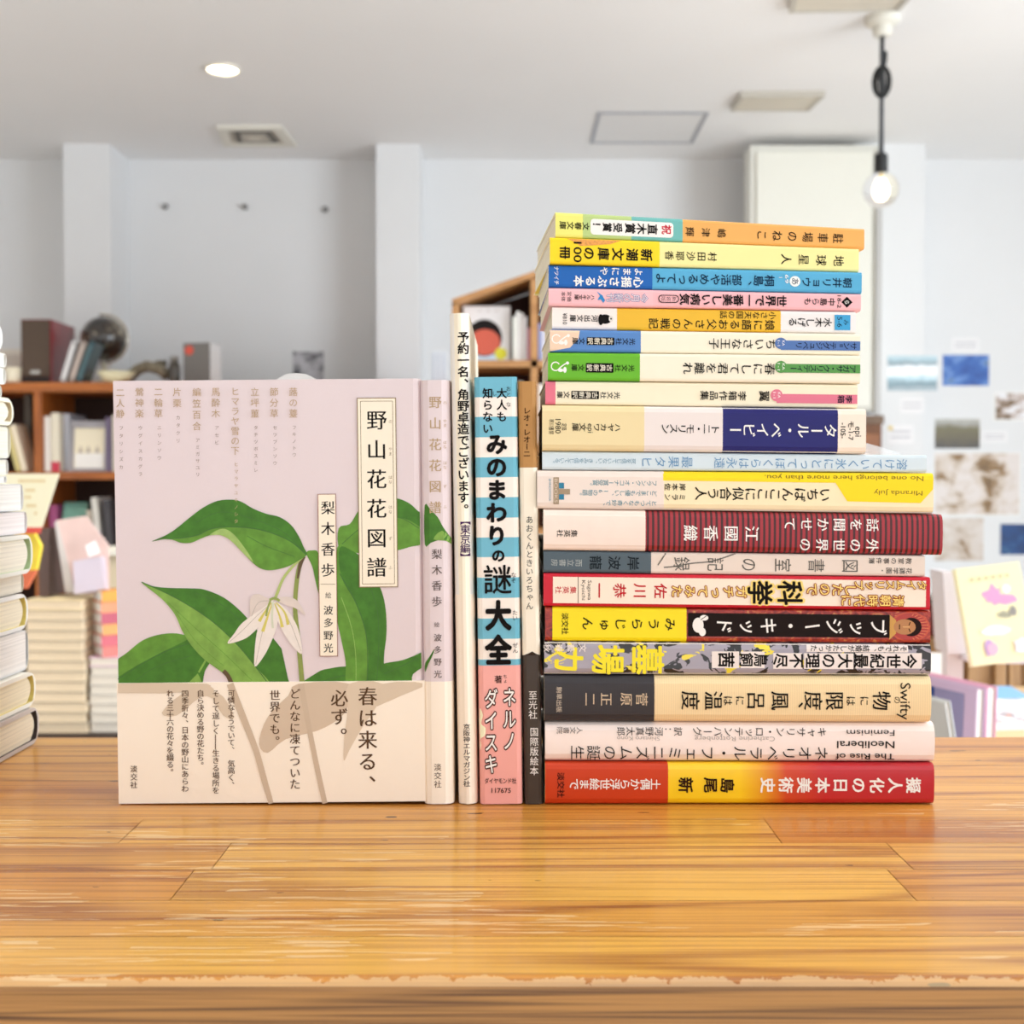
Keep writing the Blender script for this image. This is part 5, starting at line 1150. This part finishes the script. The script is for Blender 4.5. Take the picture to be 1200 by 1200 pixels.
# brown cabinet and red box behind
bk = thing('cabinet', 'brown panelled cabinet behind the yellow book stand on the right', 'cabinet', (X(1160, 2.8), 2.8, 0))
bX = X(1160, 2.8); pb_ = wood_mat('panel_wood', (168, 128, 84), (130, 94, 58), .6, False, 2)
MB().box((X(1104, 2.8)-bX, 0, 0), (X(1290, 2.8)-bX, .4, Z(754, 2.8)), pb_).build('body', bk)
for px in (1106, 1134, 1166, 1182, 1206, 1240): MB().box((X(px, 2.8)-bX, -.015, .05), (X(px+13, 2.8)-bX, -.0005, Z(757, 2.8)), pb_).build('panel', bk, bevel=.002)
rb = thing('box', 'dark red box on the brown cabinet behind the yellow book', 'box', (X(1156, 2.85), 2.85, Z(754, 2.8)+.0005))
MB().box((X(1107, 2.85)-X(1156, 2.85), 0, 0), (X(1235, 2.85)-X(1156, 2.85), .2, Z(716, 2.85)-Z(754, 2.85)), mat((108, 24, 26), .5)).build('box_body', rb, bevel=.004)
MB().box((X(1106, 2.85)-X(1156, 2.85), -.003, Z(716, 2.85)-Z(754, 2.85)), (X(1236, 2.85)-X(1156, 2.85), .203, Z(709, 2.85)-Z(754, 2.85)), mat((70, 56, 46), .5)).build('lid', rb, bevel=.003)
# yellow book on a white stand
SY = 1.78
yb = thing('book_stand', 'white upright book stand holding the yellow book above the right table', 'stand', (X(1140, SY), SY+.03, rz+.0005))
sxm = X(1140, SY); Zr = lambda py, Y=SY: Z(py, Y)-rz
wm = mat((222, 214, 216), .45)
MB().prism([(X(1113, SY)-sxm, Zr(672)), (X(1124, SY)-sxm, Zr(672)), (X(1149, SY)-sxm, Zr(770)), (X(1120, SY)-sxm, Zr(770))], -.005, .05, wm).build('side_panel', yb)
MB().box((X(1120, SY)-sxm, .0, 0), (X(1140, SY)-sxm, .02, Zr(768)), wm).build('post', yb)
MB().box((X(1136, SY)-sxm, -.05, Zr(776)), (X(1240, SY)-sxm, .05, Zr(771)), wm).build('ledge', yb)
MB().box((X(1120, SY)-sxm, -.0, 0), (X(1180, SY)-sxm, .1, .006), wm).build('foot', yb)
def flowers(mb, W_, D, T):
    z = T+.0003
    def blob(cx, cy, r, m, n=9, amp=.35, sx=1, sy=1, sd=0):
        nonlocal z
        rn = random.Random(sd); mb.poly([(cx*W_+sx*r*(1+rn.uniform(-amp, amp))*math.cos(2*math.pi*k/n), cy*D+sy*r*(1+rn.uniform(-amp, amp))*math.sin(2*math.pi*k/n), z) for k in range(n)], m); z += .0002
    pk = ink((240, 168, 206)); blob(.02, .7, .012, pk, 11, .5, 1, 1, 3); blob(.14, .64, .014, pk, 9, .3, 1.6, .5, 4); blob(.22, .74, .006, paper((255, 255, 252)), 12, .1)
    blob(.12, .48, .006, ink((176, 172, 150)), 8, .3, 1.6, .8, 2); blob(.26, .5, .005, ink((160, 156, 150)), 8, .3, 1, 1.4, 5); blob(-.06, .33, .014, paper((255, 254, 246)), 12, .2, 1.4, .5, 6)
    blob(-.2, .17, .009, ink((206, 170, 214)), 9, .3, 1, 1.3, 7); blob(-.14, .15, .008, ink((244, 192, 210)), 9, .3, 1, 1.2, 8); blob(.3, .15, .012, paper((248, 236, 248)), 10, .3, 1, 1, 9)
    for k in range(6): x = (-.3+k*.11)*W_; mb.poly([(x, D*.855, z), (x+.0035, D*.855, z), (x+.0035, D*.885, z), (x, D*.885, z)], ink((206, 196, 150)))
yk = faceout('pale yellow book with pink flower shapes on the white stand', 1138, 1214, 665, 771, SY-.06, paper((250, 242, 196)), None, .2, .014, flowers, Z(771, SY)+.0008)
yk.rotation_euler = (R90-.2, -.12, 0)
# books leaning below
GR = 'books leaning on the right table'
def blue_face(mb, W_, D, T):
    z = T+.0003; mb.poly([(-W_*.36, D*.5, z), (0, D*.5, z), (0, D*.93, z), (-W_*.36, D*.93, z)], ink((52, 72, 128))); mb.poly([(0.001, D*.1, z), (W_*.36, D*.1, z), (W_*.36, D*.93, z), (.001, D*.93, z)], ink((140, 132, 164)))
def edge_on(label, px, Y, py, W_, T, lean, yaw, cov, deco=None):
    """stands with the cover turned to the left, fore-edge towards the camera; px, py: top of the near edge"""
    D = (P(px, py, Y).z-rz)/math.cos(lean); xr = X(px, Y)+math.sin(-lean)*0
    cx = xr-W_/2*math.cos(yaw); cy = Y+W_/2*abs(math.sin(yaw))
    return lay_book(label, (cx, cy, rz+.001+(T*math.sin(abs(lean)) if lean < 0 else .0)), (R90-lean, 0, yaw), W_, D, T, cov, spine='-x', deco=deco, group=GR)
b1 = edge_on('mauve book with dark blue block on its cover standing on the right table', 1154, 1.55, 808, .155, .014, .04, -1.2, mat((196, 168, 194), .45, .2), blue_face)
b2 = edge_on('silver grey book leaning to the left in front of the mauve book', 1140, 1.44, 822, .12, .008, -.2, -1.2, mat((206, 208, 206), .35, .3))
b3 = edge_on('white book with a pink edge standing right of the mauve book', 1168, 1.60, 806, .15, .016, .04, -1.2, mat((222, 168, 190), .45))
b4 = faceout('white sheet covered book against the left of the mauve book', 1078, 1112, 772, 880, 1.99, mat((250, 248, 244), .5), GR, .3, .03, None, rz+.0006, -.2)
mg = thing('magazine', 'open white magazine with small coloured patches on the right table', 'magazine', (X(1190, 2.0), 1.98, rz+.0005), (0, 0, .1))
MB().box((-.1, 0, 0), (.16, .2, .012), paper((250, 246, 244))).build('pages', mg)
MB().box((-.1, 0, .0121), (.16, .2, .0132), print_mat('magazine_print', [(.5, (250, 246, 246)), (.56, (214, 200, 204)), (.62, (150, 150, 160)), (.7, (230, 150, 120))], (26, 26, 26), 3)).build('cover', mg)
m2 = thing('magazine', 'light blue magazine lying behind the white one on the right table', 'magazine', (X(1178, 2.2), 2.2, rz+.0005), (0, 0, -.1))
MB().box((-.07, 0, 0), (.06, .16, .008), mat((130, 190, 236), .4, .2)).build('cover', m2)
# ================================================================== ceiling things
def cpt(px, py): return G(px, py, ZCEIL)
p = cpt(261, 80); dl = thing('downlight', 'round lit recessed downlight in the ceiling on the left', 'ceiling light', (p.x, p.y, ZCEIL))
rr = 21/F*p.y
MB().lathe([(rr*.84, -.001), (rr, -.003), (rr*1.02, -.008), (rr*.86, -.012), (rr*.84, -.001)], mat((244, 240, 230), .4), 40).build('rim', dl, smooth=True)
MB().lathe([(0, -.003), (rr*.84, -.003)], mat((255, 240, 200), .5, emit=14), 40).build('lamp', dl)
def cslab(name, label, cat, quad, drop, m, parts):
    pts = [cpt(*q) for q in quad]; c0 = sum(pts, Vector())/4
    o = thing(name, label, cat, (c0.x, c0.y, ZCEIL)); rel = [(q.x-c0.x, q.y-c0.y) for q in pts]
    def plate(nm, s0, s1, z0, z1, mm, inner=None):
        mb = MB()
        if inner is None:
            vs = [(x*s0, y*s0, z0) for x, y in rel] + [(x*s1, y*s1, z1) for x, y in rel]
            mb.add(vs, [(0, 1, 2, 3), (7, 6, 5, 4), (0, 4, 5, 1), (1, 5, 6, 2), (2, 6, 7, 3), (3, 7, 4, 0)], mm)
        else:
            vs = [(x*s0, y*s0, z) for z in (z0, z1) for x, y in rel] + [(x*inner, y*inner, z) for z in (z0, z1) for x, y in rel]
            fs = []
            for i in range(4):
                j = (i+1) % 4; fs += [(i, j, 4+j, 4+i), (8+i, 8+j, 12+j, 12+i), (4+i, 4+j, 12+j, 12+i), (i, j, 8+j, 8+i)]
            mb.add(vs, fs, mm)
        mb.build(nm, o, fix=True)
    for a in parts: plate(*a)
    return o
gm = mat((196, 188, 174), .6); gd_ = mat((110, 104, 96), .6)
cslab('air_vent', 'square slatted air vent in the ceiling on the left', 'vent', ((254, 146), (330, 146), (348, 168), (262, 168)), 0, gm,
      [('frame', 1, 1, -.018, -.0005, mat((232, 228, 216), .5), .72), ('slat', .72, .72, -.012, -.0005, gm, .58), ('slat', .56, .56, -.016, -.0005, gd_, .4), ('slat', .38, .38, -.02, -.0005, gm, .22), ('centre_plate', .2, .2, -.022, -.0005, mat((214, 206, 190), .5))])
cslab('ceiling_hatch', 'thin framed access hatch in the ceiling above the tall pile', 'hatch', ((700, 131), (831, 131), (812, 167), (691, 167)), 0, gm,
      [('frame', 1, 1, -.006, -.0005, mat((172, 174, 180), .5), .93), ('panel', .925, .925, -.003, -.0005, mat((236, 235, 234), .85))])
cslab('ceiling_panel', 'beige rectangular ceiling fixture near the hanging bulb', 'ceiling fixture', ((868, 107), (967, 106), (948, 124), (856, 124)), 0, gm,
      [('frame', 1, 1, -.025, -.0005, mat((190, 184, 172), .5), .9), ('cover_plate', .9, .9, -.02, -.0005, mat((216, 208, 192), .6))])
cslab('ceiling_panel', 'grey ceiling fixture at the top edge above the hanging bulb', 'ceiling fixture', ((930, -22), (1078, -22), (1054, 5), (924, 7)), 0, gm,
      [('frame', 1, 1, -.025, -.0005, mat((190, 184, 172), .5), .9), ('cover_plate', .9, .9, -.02, -.0005, mat((216, 208, 192), .6))])
# pendant bulb
p = cpt(1034, 20); pd = thing('pendant_lamp', 'bare lit globe bulb hanging on a looped black cord', 'pendant lamp', (p.x, p.y, ZCEIL))
py0 = p.y
def pz(py): return P(1034, py, py0).z-ZCEIL
MB().lathe([(0, 0), (.062, 0), (.062, -.02), (.05, -.03), (.034, -.034), (.034, -.062), (.024, -.07), (0, -.07)], mat((226, 222, 210), .4), 32).build('ceiling_rose', pd, smooth=False)
blk = mat((16, 16, 17), .45)
MB().tube([(0, 0, -.06), (0, 0, pz(184))], .0085, mat((70, 72, 76), .5), 8).build('cord', pd, smooth=True)
lp = MB()
kz = lambda py: pz(py)
for a, w_ in ((0, .028), (1.0, .028), (2.1, .026), (2.9, .03)):
    pts = [(.012, 0, kz(60)), (.012, 0, kz(72)), (.004, 0, kz(82))]
    for t_ in range(0, 13):
        an = math.radians(90+t_*30) ; pts.append((w_*math.cos(an)*math.cos(a)*(1 if t_ not in (0, 12) else .2), w_*math.cos(an)*math.sin(a), kz(96)+.055*math.sin(an)*1.0))
    pts += [(.006, 0, kz(80)), (.014, 0, kz(70)), (.014, 0, kz(60))]
    lp.tube(smooth_loop(pts, 3, False), .005, blk, 6)
lp.build('cord_loop', pd, smooth=True)
sz1, sz0 = pz(182), pz(203); rs = 7.5/F*py0
MB().lathe([(0, sz1+.01), (rs*.6, sz1+.008), (rs, sz1), (rs*1.02, sz0), (0, sz0)], blk, 24).build('socket', pd, smooth=False)
bz = pz(223); br = 20.5/F*py0
gl_ = NT('bulb_glass', .02); gl_.b.inputs['Transmission Weight'].default_value = 1; gl_.b.inputs['IOR'].default_value = 1.12; gl_.b.inputs['Base Color'].default_value = (1, .98, .95, 1)
prof = [(br*math.sin(math.radians(q)), bz-br*math.cos(math.radians(q))) for q in range(0, 151, 10)] + [(br*.42, sz0-.002), (br*.42, sz0)]
MB().lathe(prof, gl_.m, 40).build('glass_bulb', pd, smooth=True)
fl = MB(); em = mat((255, 230, 190), .5, emit=5)
fl.lathe([(0, bz-.036), (.016, bz-.03), (.025, bz-.012), (.025, bz+.008), (.015, bz+.034), (0, bz+.04)], em, 20)
fl.build('filament', pd, smooth=True)
MB().tube([(0, 0, sz0), (0, 0, bz+.038)], .006, mat((236, 214, 160), .3), 8).build('filament_stem', pd)
bp = bpy.data.lights.new('bulb_glow', 'POINT'); bp.energy = 3; bp.color = (1, .85, .65); bp.shadow_soft_size = .04
bo = bpy.data.objects.new('bulb_glow', bp); C.objects.link(bo); bo.location = (p.x, p.y-.0, ZCEIL+bz-.16)
